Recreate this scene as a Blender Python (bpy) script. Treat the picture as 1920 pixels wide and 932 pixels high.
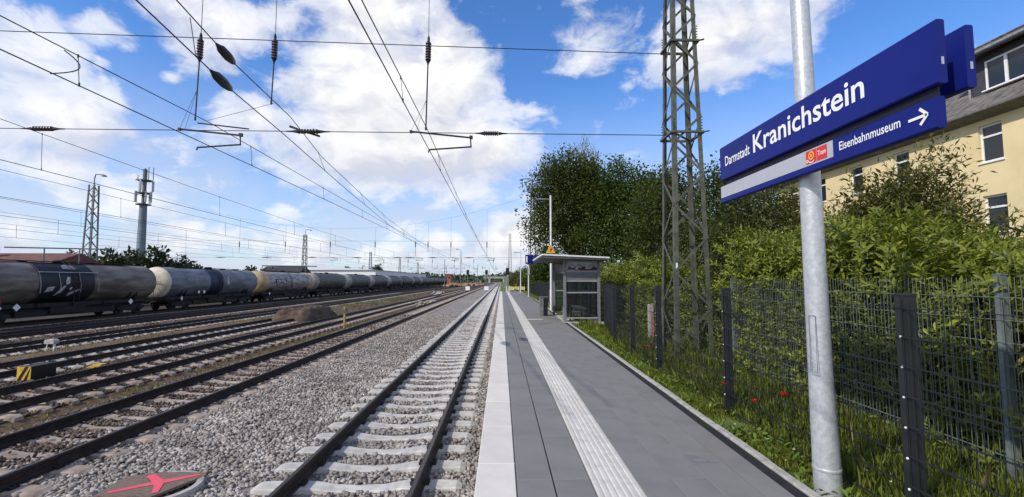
import bpy, bmesh, math, random
import numpy as np
from mathutils import Vector, Matrix
random.seed(7); RNG = np.random.default_rng(11)
for o in list(bpy.data.objects): bpy.data.objects.remove(o)
SC = bpy.context.scene
COL = SC.collection
PI = math.pi

# ------------------------------------------------------------------ camera, sky, sun, exposure
cam_d = bpy.data.cameras.new('camera'); cam = bpy.data.objects.new('camera', cam_d); COL.objects.link(cam)
F_PX = 855.0
YAW, PITCH = math.atan(20/F_PX), math.atan(60/F_PX)
cam.location = (0, 0, 2.32)
cam.rotation_euler = (PI/2 + PITCH, 0, -YAW)
cam_d.sensor_width = 36; cam_d.lens = F_PX/1920*36
cam_d.clip_start = 0.05; cam_d.clip_end = 6000
SC.camera = cam

SUN_EL, SUN_AZ = math.radians(39), math.atan2(-0.80, -0.60)      # azimuth clockwise from +Y
to_sun = Vector((math.sin(SUN_AZ)*math.cos(SUN_EL), math.cos(SUN_AZ)*math.cos(SUN_EL), math.sin(SUN_EL)))
sd = bpy.data.lights.new('sun', 'SUN'); sun = bpy.data.objects.new('sun', sd); COL.objects.link(sun)
sd.energy = 3.8; sd.angle = math.radians(0.6); sd.color = (1.0, 0.93, 0.82)
sun.rotation_euler = (-to_sun).to_track_quat('-Z', 'Y').to_euler()
sun.location = (-60, -40, 80)

SC.view_settings.view_transform = 'Standard'; SC.view_settings.look = 'None'
SC.view_settings.gamma = 1.0; SC.view_settings.exposure = 0.0
SC.cycles.max_bounces = 6; SC.cycles.transparent_max_bounces = 12
try: SC.cycles.use_denoising = True
except Exception: pass

class NT:
    """small node builder"""
    def __init__(s, tree): s.t = tree; s.n = tree.nodes; s.l = tree.links
    def node(s, kind, **kw):
        n = s.n.new(kind)
        for k, v in kw.items(): setattr(n, k, v)
        return n
    def link(s, a, b): s.l.new(a, b)
    def put(s, sock, v):
        if hasattr(v, 'is_output') or isinstance(v, bpy.types.NodeSocket): s.l.new(v, sock)
        else: sock.default_value = v
    def m(s, op, a, b=None, c=None, clamp=False):
        n = s.n.new('ShaderNodeMath'); n.operation = op; n.use_clamp = clamp
        s.put(n.inputs[0], a)
        if b is not None: s.put(n.inputs[1], b)
        if c is not None: s.put(n.inputs[2], c)
        return n.outputs[0]
    def v(s, op, a, b=None):
        n = s.n.new('ShaderNodeVectorMath'); n.operation = op
        s.put(n.inputs[0], a)
        if b is not None: s.put(n.inputs[1], b)
        return n.outputs['Value'] if op in ('DOT_PRODUCT', 'LENGTH', 'DISTANCE') else n.outputs[0]
    def mr(s, x, a, b, c=0.0, d=1.0, smooth=True):
        n = s.n.new('ShaderNodeMapRange'); n.interpolation_type = 'SMOOTHSTEP' if smooth else 'LINEAR'
        s.put(n.inputs[0], x)
        for i, q in enumerate((a, b, c, d)): s.put(n.inputs[i+1], q)
        return n.outputs[0]
    def noise(s, vec, scale, detail=6, rough=0.55, dist=0.0):
        n = s.n.new('ShaderNodeTexNoise'); s.put(n.inputs['Vector'], vec)
        n.inputs['Scale'].default_value = scale; n.inputs['Detail'].default_value = detail
        n.inputs['Roughness'].default_value = rough; n.inputs['Distortion'].default_value = dist
        return n.outputs['Fac']
    def mix(s, f, a, b, blend='MIX'):
        n = s.n.new('ShaderNodeMix'); n.data_type = 'RGBA'; n.blend_type = blend
        s.put(n.inputs[0], f); s.put(n.inputs[6], a if not isinstance(a, tuple) else a+(1,)*(4-len(a)))
        s.put(n.inputs[7], b if not isinstance(b, tuple) else b+(1,)*(4-len(b)))
        return n.outputs[2]

# sky: Nishita plus procedural cumulus (all in world directions)
world = bpy.data.worlds.new('World'); SC.world = world; world.use_nodes = True
w = NT(world.node_tree); w.n.clear()
out = w.node('ShaderNodeOutputWorld'); bg = w.node('ShaderNodeBackground'); bg.inputs[1].default_value = 0.15
w.link(bg.outputs[0], out.inputs[0])
sky = w.node('ShaderNodeTexSky', sky_type='NISHITA'); sky.sun_disc = False
sky.sun_elevation = SUN_EL; sky.sun_rotation = SUN_AZ; sky.air_density = 1.0; sky.dust_density = 0.35; sky.ozone_density = 3.0
tc = w.node('ShaderNodeTexCoord'); D = tc.outputs['Generated']
sp = w.node('ShaderNodeSeparateXYZ'); w.link(D, sp.inputs[0])
az = w.m('ARCTAN2', sp.outputs[0], sp.outputs[1]); el = w.m('ARCSINE', sp.outputs[2])
# clouds of this sky: azimuth, elevation, half width, half height (degrees), weight
def direction(px, py):
    d = Vector((px-960, F_PX, 466-py)); d.rotate(Matrix.Rotation(PITCH, 3, 'X')); d.rotate(Matrix.Rotation(-YAW, 3, 'Z')); d.normalize()
    return math.atan2(d.x, d.y), math.asin(d.z), d
CLOUDS = [(690,40,80,75,1.0),(720,150,120,75,1.35),(830,170,85,85,1.3),(620,190,90,60,.95),(570,170,45,40,.8),(690,260,130,75,1.35),(840,270,120,70,1.25),
 (760,330,150,45,.8),(880,355,110,24,.55),(940,230,50,45,.6),(990,215,30,25,.35),(640,10,90,40,.6),(520,30,60,30,.5),(760,40,40,30,.45),
 (390,40,95,60,.9),(420,100,40,40,.6),(470,215,90,40,.7),(560,300,50,35,.6),(440,270,90,30,.5),
 (40,90,110,80,.85),(60,200,160,75,.85),(150,250,110,60,.7),(190,55,80,32,.55),(235,85,45,20,.45),(190,118,22,14,.5),(320,148,20,12,.5),
 (290,280,130,34,.55),(90,310,140,45,.6),(330,340,150,28,.5),(210,380,200,32,.55),(60,420,130,30,.55),(345,428,42,14,.7),(420,440,40,10,.5),(600,400,120,26,.45),
 (500,450,240,26,.5),(760,430,100,20,.4),(835,452,30,13,.9),(960,455,50,34,.9),(1000,430,50,40,.8),(700,480,240,22,.5),
 (1330,80,120,60,.95),(1440,40,115,55,.95),(1540,10,70,40,.6),(1270,130,70,40,.7),(1150,70,95,50,.68),(1110,110,70,30,.6),(1190,140,40,25,.45),
 (1190,285,50,18,.5),(1060,60,40,20,.4),(1870,70,70,24,.55),(1480,190,25,14,.35),(1180,320,60,20,.4)]
field = None
for px, py, rx, ry, wt in CLOUDS:
    a, e, d = direction(px, py)
    cs = F_PX/math.hypot(F_PX, px-960)
    sa, se = rx/F_PX*cs*cs*1.32, ry/F_PX*cs*1.32
    qa = w.m('MULTIPLY', w.m('SUBTRACT', az, a), 1/sa); qe = w.m('MULTIPLY', w.m('SUBTRACT', el, e), 1/se)
    r2 = w.m('ADD', w.m('MULTIPLY', qa, qa), w.m('MULTIPLY', qe, qe))
    g = w.m('MULTIPLY', w.m('POWER', 2.71828, w.m('MULTIPLY', r2, -1.0)), wt)
    field = g if field is None else w.m('MAXIMUM', field, g)
# beyond these, the same broken cumulus all round
_, _, dfw = direction(960, 330)
away = w.mr(w.v('DOT_PRODUCT', D, tuple(dfw)), 0.60, 0.40)
far_n = w.noise(D, 2.6, 3, .5)
generic = w.m('MULTIPLY', w.mr(far_n, 0.42, 0.62), away)
field = w.m('MAXIMUM', field, generic)
Ds = w.node('ShaderNodeVectorMath', operation='MULTIPLY'); w.link(D, Ds.inputs[0]); Ds.inputs[1].default_value = (1, 1, 1.55)
P0 = Ds.outputs[0]
warp = w.node('ShaderNodeTexNoise'); w.link(P0, warp.inputs['Vector']); warp.inputs['Scale'].default_value = 7; warp.inputs['Detail'].default_value = 4
wv = w.node('ShaderNodeVectorMath', operation='MULTIPLY_ADD'); w.link(warp.outputs['Color'], wv.inputs[0]); wv.inputs[1].default_value = (.12,)*3; w.link(P0, wv.inputs[2])
Pw = wv.outputs[0]
n1 = w.noise(Pw, 8.5, 9, .60)
Poff = w.v('ADD', Pw, (-0.022, -0.01, 0.034))
n2 = w.noise(Poff, 8.5, 5, .55)
dens = w.m('ADD', w.m('MULTIPLY', field, 1.2), w.m('MULTIPLY', w.m('SUBTRACT', n1, 0.5), 1.9))
cover = w.mr(dens, 0.30, 0.66)
thick = w.mr(dens, 0.5, 1.25)
lit = w.m('ADD', 0.72, w.m('MULTIPLY', w.m('SUBTRACT', n1, n2), 2.6), clamp=True)
n3 = w.noise(Pw, 5.2, 4, .5)
lit = w.m('ADD', lit, w.m('MULTIPLY', w.m('SUBTRACT', n3, 0.5), 1.1), clamp=True)
under = None
for px, py, rx, ry, wt in [(790,322,170,30,.75),(600,305,60,24,.5),(690,235,60,30,.35),(100,275,150,36,.55),(60,150,70,28,.35),(400,112,60,24,.5),(1310,150,110,26,.5),(1430,95,70,22,.35),(860,235,50,30,.3)]:
    a, e, d = direction(px, py); cs = F_PX/math.hypot(F_PX, px-960)
    qa = w.m('MULTIPLY', w.m('SUBTRACT', az, a), F_PX/(rx*cs*cs*1.2)); qe = w.m('MULTIPLY', w.m('SUBTRACT', el, e), F_PX/(ry*cs*1.2))
    g = w.m('MULTIPLY', w.m('POWER', 2.71828, w.m('MULTIPLY', w.m('ADD', w.m('MULTIPLY', qa, qa), w.m('MULTIPLY', qe, qe)), -1.0)), wt)
    under = g if under is None else w.m('MAXIMUM', under, g)
lit = w.m('SUBTRACT', lit, w.m('MULTIPLY', under, w.m('ADD', .5, n3)), clamp=True)
cloud_col = w.mix(lit, (4.6, 4.75, 5.4), (7.2, 7.15, 7.1))
haze_low = w.mr(el, math.radians(-1), math.radians(25), 1.0, 0.0)
wisps = w.mr(w.noise(Ds.outputs[0], 5.0, 7, .62, .6), .30, .62)
hs = w.node('ShaderNodeHueSaturation'); hs.inputs['Saturation'].default_value = 1.15; hs.inputs['Value'].default_value = 1.0; w.link(w.mix(1.0, sky.outputs[0], (1.42, 1.12, 1.30), 'MULTIPLY'), hs.inputs['Color'])
base = w.mix(w.m('MULTIPLY', haze_low, w.m('ADD', .55, w.m('MULTIPLY', wisps, .45))), w.mix(1.0, hs.outputs[0], (.60, 1.03, 1.06), 'MULTIPLY'), (4.5, 4.75, 5.65))
alpha = w.m('MULTIPLY', cover, w.m('ADD', 0.62, w.m('MULTIPLY', thick, 0.38)))
w.link(w.mix(alpha, base, cloud_col), bg.inputs[0])
world.cycles.sampling_method = 'MANUAL'; world.cycles.sample_map_resolution = 512

# ------------------------------------------------------------------ materials
MATS = {}
def mat(name, col, rough=.7, c2=None, scale=6.0, var=.18, bump=0.0, bscale=None, metal=0.0, spec=.4, island=0.0, objvar=0.0, detail=5, lo=.35, hi=.65, stretch=None):
    if name in MATS: return MATS[name]
    m = bpy.data.materials.new(name); m.use_nodes = True
    t = NT(m.node_tree); b = t.n['Principled BSDF']
    b.inputs['Roughness'].default_value = rough; b.inputs['Metallic'].default_value = metal
    b.inputs['Specular IOR Level'].default_value = spec
    tcn = t.node('ShaderNodeTexCoord'); vec = tcn.outputs['Object']
    if stretch:
        mp = t.node('ShaderNodeMapping'); t.link(vec, mp.inputs[0]); mp.inputs['Scale'].default_value = stretch; vec = mp.outputs[0]
    f = t.noise(vec, scale, detail, .6)
    if c2 is None: c2 = tuple(max(0, c*(1-2*var)) for c in col)
    c = t.mix(t.mr(f, lo, hi), c2, col)
    if island:
        g = t.node('ShaderNodeNewGeometry')
        hv = t.node('ShaderNodeHueSaturation'); t.link(c, hv.inputs['Color'])
        t.link(t.mr(g.outputs['Random Per Island'], 0, 1, 1-island, 1+island, False), hv.inputs['Value'])
        c = hv.outputs[0]
    if objvar:
        g = t.node('ShaderNodeObjectInfo')
        hv = t.node('ShaderNodeHueSaturation'); t.link(c, hv.inputs['Color'])
        t.link(t.mr(g.outputs['Random'], 0, 1, 1-objvar, 1+objvar, False), hv.inputs['Value'])
        c = hv.outputs[0]
    t.link(c, b.inputs['Base Color'])
    if bump:
        bn = t.node('ShaderNodeBump'); bn.inputs['Strength'].default_value = bump; bn.inputs['Distance'].default_value = .02
        t.link(t.noise(vec, bscale or scale*6, 4, .6), bn.inputs['Height']); t.link(bn.outputs[0], b.inputs['Normal'])
    MATS[name] = m
    return m

def leaf_mat(name, col, c2, trans=.35, rough=.45, spec=.35, island=.35):
    m = bpy.data.materials.new(name); m.use_nodes = True
    t = NT(m.node_tree); b = t.n['Principled BSDF']; o = t.n['Material Output']
    g = t.node('ShaderNodeNewGeometry'); tcn = t.node('ShaderNodeTexCoord')
    f = t.m('ADD', t.m('MULTIPLY', g.outputs['Random Per Island'], .6), t.m('MULTIPLY', t.noise(tcn.outputs['Object'], .9, 3), .5), clamp=True)
    c = t.mix(f, c2, col)
    hv = t.node('ShaderNodeHueSaturation'); t.link(c, hv.inputs['Color'])
    t.link(t.mr(g.outputs['Random Per Island'], 0, 1, 1-island, 1+island, False), hv.inputs['Value'])
    t.link(hv.outputs[0], b.inputs['Base Color']); b.inputs['Roughness'].default_value = rough
    b.inputs['Specular IOR Level'].default_value = spec
    tr = t.node('ShaderNodeBsdfTranslucent'); tl = t.mix(1.0, hv.outputs[0], (1.3, 1.25, .5), 'MULTIPLY'); t.link(tl, tr.inputs[0])
    mx = t.node('ShaderNodeMixShader'); mx.inputs[0].default_value = trans
    t.link(b.outputs[0], mx.inputs[1]); t.link(tr.outputs[0], mx.inputs[2]); t.link(mx.outputs[0], o.inputs[0])
    MATS[name] = m
    return m

def glass_mat(name, tint=(.05, .06, .07), clear=.4, rough=.05):
    m = bpy.data.materials.new(name); m.use_nodes = True
    t = NT(m.node_tree); b = t.n['Principled BSDF']; o = t.n['Material Output']
    b.inputs['Base Color'].default_value = tint+(1,); b.inputs['Roughness'].default_value = rough
    tr = t.node('ShaderNodeBsdfTransparent'); tr.inputs[0].default_value = (.75, .78, .8, 1)
    mx = t.node('ShaderNodeMixShader'); mx.inputs[0].default_value = clear
    t.link(b.outputs[0], mx.inputs[1]); t.link(tr.outputs[0], mx.inputs[2]); t.link(mx.outputs[0], o.inputs[0])
    MATS[name] = m
    return m

def ground_mat(name, cols, vscale, bump=.6, patch=.12, rough=.95):
    """stony ground: voronoi pebbles with broad patches"""
    m = bpy.data.materials.new(name); m.use_nodes = True
    t = NT(m.node_tree); b = t.n['Principled BSDF']; b.inputs['Roughness'].default_value = rough; b.inputs['Specular IOR Level'].default_value = .15
    tcn = t.node('ShaderNodeTexCoord'); vec = tcn.outputs['Object']
    vo = t.node('ShaderNodeTexVoronoi'); t.link(vec, vo.inputs['Vector']); vo.inputs['Scale'].default_value = vscale
    sep = t.node('ShaderNodeSeparateColor'); t.link(vo.outputs['Color'], sep.inputs[0])
    c = t.mix(sep.outputs[0], cols[0], cols[1])
    c = t.mix(t.mr(t.noise(vec, patch, 5, .65), .42, .6), c, cols[2])
    c = t.mix(t.mr(t.noise(vec, 2.3, 5, .7), .5, .68), c, cols[3] if len(cols) > 3 else cols[1])
    t.link(c, b.inputs['Base Color'])
    bn = t.node('ShaderNodeBump'); bn.inputs['Strength'].default_value = bump; bn.inputs['Distance'].default_value = .03; bn.invert = True
    t.link(vo.outputs['Distance'], bn.inputs['Height']); t.link(bn.outputs[0], b.inputs['Normal'])
    MATS[name] = m
    return m

# ------------------------------------------------------------------ mesh helpers
class MB:
    def __init__(s): s.v = []; s.f = []
    def add(s, vs, fs):
        k = len(s.v); s.v += [tuple(p) for p in vs]; s.f += [tuple(i+k for i in q) for q in fs]; return s
    def box(s, x0, x1, y0, y1, z0, z1):
        return s.add([(x0,y0,z0),(x1,y0,z0),(x1,y1,z0),(x0,y1,z0),(x0,y0,z1),(x1,y0,z1),(x1,y1,z1),(x0,y1,z1)],
                     [(3,2,1,0),(4,5,6,7),(0,1,5,4),(1,2,6,5),(2,3,7,6),(3,0,4,7)])
    def tube(s, pts, r, n=6, cap=True):
        pts = [Vector(p) for p in pts]; rs = r if isinstance(r, (list, tuple)) else [r]*len(pts)
        k = len(s.v); prev = None
        for i, p in enumerate(pts):
            d = (pts[min(i+1, len(pts)-1)]-pts[max(i-1, 0)]).normalized()
            if prev is None:
                a = Vector((0, 0, 1)) if abs(d.z) < .9 else Vector((1, 0, 0)); u = d.cross(a).normalized()
            else: u = (prev-d*prev.dot(d)).normalized()
            prev = u; q = d.cross(u)
            for j in range(n):
                t = 2*PI*j/n+PI/n; s.v.append(tuple(p+(u*math.cos(t)+q*math.sin(t))*rs[i]))
        for i in range(len(pts)-1):
            for j in range(n):
                a, b = k+i*n+j, k+i*n+(j+1) % n; s.f.append((a, b, b+n, a+n))
        if cap:
            s.f.append(tuple(k+j for j in range(n))[::-1]); e = k+(len(pts)-1)*n; s.f.append(tuple(e+j for j in range(n)))
        return s
    def bar(s, a, b, wdt, hgt, up=(0, 0, 1)):
        a, b = Vector(a), Vector(b); d = (b-a).normalized(); u = Vector(up)
        if abs(d.dot(u)) > .95: u = Vector((1, 0, 0))
        x = d.cross(u).normalized(); y = x.cross(d)
        vs = [p+x*sx*wdt/2+y*sy*hgt/2 for p in (a, b) for sx, sy in ((-1,-1),(1,-1),(1,1),(-1,1))]
        return s.add(vs, [(0,1,2,3),(7,6,5,4),(0,4,5,1),(1,5,6,2),(2,6,7,3),(3,7,4,0)])
    def lathe(s, prof, n=16, axis='z', org=(0, 0, 0)):
        """prof: (radius, height) list"""
        k = len(s.v)
        for r, h in prof:
            for j in range(n):
                t = 2*PI*j/n; a, b = r*math.cos(t), r*math.sin(t)
                p = (a, b, h) if axis == 'z' else ((a, h, b) if axis == 'y' else (h, a, b))
                s.v.append((p[0]+org[0], p[1]+org[1], p[2]+org[2]))
        for i in range(len(prof)-1):
            for j in range(n):
                a, b = k+i*n+j, k+i*n+(j+1) % n; s.f.append((a, b, b+n, a+n))
        if prof[0][0] > 1e-4: s.f.append(tuple(k+j for j in range(n))[::-1])
        if prof[-1][0] > 1e-4: e = k+(len(prof)-1)*n; s.f.append(tuple(e+j for j in range(n)))
        return s
    def prism(s, poly, a, b, axis='y'):
        """closed polygon extruded from a to b; poly in the two other axes"""
        n = len(poly); k = len(s.v)
        for h in (a, b):
            for p, q in poly: s.v.append((p, h, q) if axis == 'y' else ((h, p, q) if axis == 'x' else (p, q, h)))
        for j in range(n): s.f.append((k+j, k+(j+1) % n, k+n+(j+1) % n, k+n+j))
        s.f.append(tuple(k+j for j in range(n))[::-1]); s.f.append(tuple(k+n+j for j in range(n)))
        return s
    def mesh(s, name, org=(0, 0, 0), smooth=False):
        me = bpy.data.meshes.new(name)
        ox, oy, oz = org
        me.from_pydata([(x-ox, y-oy, z-oz) for x, y, z in s.v], [], s.f); me.update()
        bm = bmesh.new(); bm.from_mesh(me); bmesh.ops.recalc_face_normals(bm, faces=bm.faces); bm.to_mesh(me); bm.free()
        if smooth:
            me.polygons.foreach_set('use_smooth', [True]*len(me.polygons))
            try: me.set_sharp_from_angle(angle=math.radians(40))
            except Exception: pass
        return me

def add_obj(name, me, m, parent=None, loc=(0, 0, 0), rz=0.0):
    o = bpy.data.objects.new(name, me); COL.objects.link(o)
    if me is not None and m is not None:
        if len(me.materials) == 0: me.materials.append(m)
        elif me.materials[0] != m:
            o.material_slots[0].link = 'OBJECT'; o.material_slots[0].material = m
    o.location = loc; o.rotation_euler = (0, 0, rz); o.parent = parent
    return o
def build(name, mb, m, parent=None, smooth=False):
    org = parent_org(parent)
    return add_obj(name, mb.mesh(name, org, smooth), m, parent)
def parent_org(p):
    v = Vector((0, 0, 0))
    while p is not None: v += p.location; p = p.parent
    return v
def tag(o, label=None, cat=None, group=None, kind=None):
    if label: o['label'] = label
    if cat: o['category'] = cat
    if group: o['group'] = group
    if kind: o['kind'] = kind
    return o
def thing(name, loc, label, cat, group=None, rz=0.0):
    o = bpy.data.objects.new(name, None); COL.objects.link(o); o.location = loc; o.rotation_euler = (0, 0, rz)
    o.empty_display_size = .2
    return tag(o, label, cat, group)
def single(name, mb, m, label, cat, group=None, loc=None, smooth=False):
    """a thing that is one mesh; its origin at its base"""
    if loc is None:
        a = np.array(mb.v); loc = (float(a[:,0].mean()), float(a[:,1].mean()), float(a[:,2].min()))
    return tag(add_obj(name, mb.mesh(name, loc, smooth), m, None, loc), label, cat, group)
def copy_tree(o, parent=None):
    c = o.copy(); COL.objects.link(c); c.parent = parent
    for ch in o.children: copy_tree(ch, c)
    return c
def np_mesh(name, V, Fc):
    """V (n,3); Fc (m,k) faces all with k corners"""
    me = bpy.data.meshes.new(name); k = Fc.shape[1]
    me.vertices.add(len(V)); me.vertices.foreach_set('co', V.astype(np.float32).ravel())
    me.loops.add(Fc.size); me.loops.foreach_set('vertex_index', Fc.astype(np.int32).ravel())
    me.polygons.add(len(Fc)); me.polygons.foreach_set('loop_start', np.arange(0, Fc.size, k, dtype=np.int32))
    me.update(calc_edges=True); me.validate()
    return me
def rand_rot(n):
    q = RNG.normal(size=(n, 4)); q /= np.linalg.norm(q, axis=1)[:, None]; a, b, c, d = q.T
    return np.stack([np.stack([1-2*(c*c+d*d), 2*(b*c-a*d), 2*(b*d+a*c)], -1), np.stack([2*(b*c+a*d), 1-2*(b*b+d*d), 2*(c*d-a*b)], -1),
                     np.stack([2*(b*d-a*c), 2*(c*d+a*b), 1-2*(b*b+c*c)], -1)], 1)
def stones(name, P, size, m, fine=True, parent=None, label=None):
    n = len(P)
    if fine:
        B = np.array([(x,y,z) for x in (-1,1) for y in (-1,1) for z in (-1,1)], float)*.66
        Fb = np.array([(0,1,3),(0,3,2),(4,6,7),(4,7,5),(0,4,5),(0,5,1),(2,3,7),(2,7,6),(0,2,6),(0,6,4),(1,5,7),(1,7,3)])
    else:
        B = np.array([(1,0,0),(-1,0,0),(0,1,0),(0,-1,0),(0,0,1),(0,0,-1)], float); Fb = np.array([(0,2,4),(2,1,4),(1,3,4),(3,0,4),(2,0,5),(1,2,5),(3,1,5),(0,3,5)])
    V = (B[None]*RNG.uniform(.6, 1.15, (n, len(B), 1))+RNG.normal(0, .16, (n, len(B), 3)))*RNG.uniform(.7, 1.35, (n, 1, 3))
    V = np.einsum('nij,nkj->nki', rand_rot(n), V)*np.asarray(size).reshape(-1, 1, 1)
    V[:, :, 2] *= .8
    V += P[:, None, :]
    Fc = (Fb[None]+(np.arange(n)*len(B))[:, None, None]).reshape(-1, 3)
    o = add_obj(name, np_mesh(name, V.reshape(-1, 3), Fc), m, parent)
    o['kind'] = 'stuff'
    if label and parent is None: o['label'] = label
    return o
def leaves(P, A, N, L, Wd, fine=False, bend=.25):
    """leaf blades: base point, axis, face normal, length, width"""
    A = A/np.linalg.norm(A, axis=1)[:, None]; S = np.cross(A, N); S /= (np.linalg.norm(S, axis=1)[:, None]+1e-9); U = np.cross(S, A)
    L = np.asarray(L).reshape(-1, 1); Wd = np.asarray(Wd).reshape(-1, 1); n = len(P)
    if fine:
        prof = [(0, 0, 0), (.3, .42, .10), (.3, 0, 0), (.3, -.42, .10), (.68, .40, -.02), (.68, 0, -.1), (.68, -.40, -.02), (1, 0, -.28)]
        Fq = np.array([(0, 2, 1, 1), (0, 3, 2, 2), (1, 2, 5, 4), (2, 3, 6, 5), (4, 5, 7, 7), (5, 6, 7, 7)])
        tri = np.array([(0,2,1),(0,3,2),(1,2,5),(1,5,4),(2,3,6),(2,6,5),(4,5,7),(5,6,7)])
    else:
        prof = [(0, 0, 0), (.45, .5, .06), (1, 0, -.15), (.45, -.5, .06)]; tri = np.array([(0, 3, 2), (0, 2, 1)])
    V = np.stack([P+A*L*a+S*Wd*b+U*L*c*bend*2 for a, b, c in prof], 1)
    Fc = (tri[None]+(np.arange(n)*len(prof))[:, None, None]).reshape(-1, 3)
    return V.reshape(-1, 3), Fc
def join_np(parts):
    V = []; Fs = []; k = 0
    for v, f in parts: V.append(v); Fs.append(f+k); k += len(v)
    return np.concatenate(V), np.concatenate(Fs)
def text_mesh(txt, height, bold=0.0, ext=.002, width=None):
    """flat letters in x (right) and y (up); cap height = height, optional total width"""
    cu = bpy.data.curves.new('txt', 'FONT'); cu.body = txt; cu.size = 1; cu.offset = bold; cu.extrude = 0; cu.resolution_u = 3
    ob = bpy.data.objects.new('txt', cu); COL.objects.link(ob); bpy.context.view_layer.update()
    me = bpy.data.meshes.new_from_object(ob.evaluated_get(bpy.context.evaluated_depsgraph_get()))
    bpy.data.objects.remove(ob); bpy.data.curves.remove(cu)
    co = np.empty(len(me.vertices)*3, np.float32); me.vertices.foreach_get('co', co); co = co.reshape(-1, 3)
    co[:, 0] -= co[:, 0].min(); sy = height/0.72
    sx = width/co[:, 0].max() if width else sy
    co[:, 0] *= sx; co[:, 1] *= sy
    me.vertices.foreach_set('co', co.ravel()); me.update()
    return me

# ------------------------------------------------------------------ palette
M_BAL = mat('ballast_grey', (.41,.375,.345), .95, (.21,.188,.17), 3.0, spec=.12, island=.30)
M_BALO = mat('ballast_brown', (.185,.143,.115), .95, (.08,.058,.046), 1.2, spec=.12, island=.35)
G_NEW = ground_mat('ballast_bed_grey', [(.36,.32,.295),(.17,.15,.135),(.30,.27,.25),(.13,.11,.10)], 17, 1.0)
G_OLD = ground_mat('ballast_bed_brown', [(.12,.088,.068),(.052,.037,.03),(.15,.108,.078),(.068,.05,.04)], 13, .9, .3)
G_DIRT = ground_mat('dry_dirt', [(.165,.115,.075),(.095,.067,.045),(.12,.09,.055),(.20,.145,.095)], 9, .5, .25)
G_DARK = ground_mat('dark_ballast', [(.065,.052,.045),(.032,.026,.023),(.08,.063,.05),(.04,.033,.028)], 12, .8, .3)  # dark brown ballast, also used as painted shade behind the train
G_GRASS = ground_mat('rough_grass_soil', [(.10,.14,.035),(.13,.15,.045),(.085,.125,.03),(.14,.15,.05)], 6, .5, .3)
G_FIELD = ground_mat('distant_field', [(.12,.13,.05),(.16,.14,.07),(.22,.18,.10),(.09,.11,.04)], .5, .2, .02)
M_CONC = mat('pale_concrete', (.64,.60,.54), .85, (.58,.545,.49), 3, bump=.12, bscale=220, objvar=.05)
M_SLPR = mat('new_sleeper_concrete', (.56,.54,.505), .85, (.40,.38,.35), 5, bump=.2, bscale=60, objvar=.07)
M_SLPO = mat('dusty_sleeper_concrete', (.42,.345,.285), .9, (.25,.20,.165), 4, bump=.25, bscale=50, objvar=.15)
M_SLPG = mat('grey_sleeper_concrete', (.50,.46,.41), .9, (.30,.26,.225), 4, bump=.25, bscale=50, objvar=.12)
M_RAIL = mat('brown_rail_steel', (.046,.034,.028), .65, (.026,.02,.017), 8, metal=.3, spec=.4)
M_RTOP = mat('worn_rail_head', (.12,.10,.088), .45, (.045,.037,.032), 5, metal=.7, stretch=(1,.1,1))
M_CLIP = mat('rail_clip_steel', (.05,.042,.036), .6, metal=.4)
M_PAVE = mat('grey_paving', (.205,.197,.192), .78, (.165,.158,.155), 1.7, bump=.15, bscale=260, objvar=.015, detail=10, lo=.25, hi=.6, spec=.25)
M_TACT = mat('tactile_white', (.60,.575,.53), .8, (.46,.435,.39), 4, bump=.1, bscale=150, objvar=.05)
M_DARKJ = mat('black_joint', (.018,.018,.02), .9, var=.2)
M_KERB = mat('kerb_concrete', (.45,.43,.39), .9, (.30,.285,.25), 7, bump=.2, bscale=90, objvar=.08)
M_GALV = mat('galvanised_steel', (.58,.60,.62), .42, (.46,.48,.51), 26, metal=.4, bump=.15, bscale=45, lo=.36, hi=.62, detail=8)
M_BLUE = mat('sign_blue', (.007,.015,.175), .45, (.006,.013,.155), 2, spec=.18)
M_WHITE = mat('white_print', (.82,.82,.82), .45, var=.02)
M_GREYP = mat('grey_print', (.42,.43,.47), .45, var=.03)
M_RED = mat('red_print', (.62,.03,.03), .45, var=.03)
M_ORNG = mat('orange_print', (.80,.36,.06), .45, var=.03)
M_GAP = mat('sign_gap_black', (.006,.006,.02), .6, var=.1)
M_ANTH = mat('anthracite_paint', (.020,.024,.028), .5, (.015,.018,.02), 5)
M_GRNF = mat('grey_green_fence', (.15,.19,.175), .5, (.11,.14,.13), 5)
M_MAST = mat('mast_paint', (.105,.112,.085), .7, (.06,.065,.05), 6, bump=.15, bscale=30)
M_WIRE = mat('wire_dark', (.035,.035,.04), .5, metal=.5)
M_INSB = mat('brown_porcelain', (.05,.028,.025), .25, var=.1, spec=.6)
M_GREYS = mat('shelter_grey_steel', (.20,.203,.212), .5, (.165,.168,.176), 6)
M_PANEL = mat('shelter_panel', (.16,.16,.165), .5, (.14,.14,.145), 5)
M_GLASS = glass_mat('shelter_glass', (.03,.035,.04), .72)
M_WINGL = glass_mat('window_glass', (.02,.025,.03), .0, .03)
M_BLACK = mat('black_paint', (.012,.012,.013), .5, var=.1)
M_YELL = mat('yellow_paint', (.70,.43,.03), .55, (.5,.29,.03), 8)
M_PINK = mat('pink_spray', (.85,.07,.13), .7, (.75,.12,.14), 12)
M_WOOD = mat('weathered_board', (.23,.165,.125), .85, (.13,.095,.075), 5, stretch=(3,14,3))
M_BARK = mat('bark', (.10,.075,.055), .9, (.05,.04,.03), 8, bump=.5, bscale=20)
M_STEM = mat('green_stem', (.10,.14,.04), .7, var=.2)
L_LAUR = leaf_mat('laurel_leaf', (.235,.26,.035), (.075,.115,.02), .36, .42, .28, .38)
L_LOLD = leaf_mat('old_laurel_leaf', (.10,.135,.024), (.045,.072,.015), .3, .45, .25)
L_TREE = leaf_mat('dark_tree_leaf', (.085,.11,.028), (.036,.054,.015), .3, .6, .15, .25)
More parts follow.
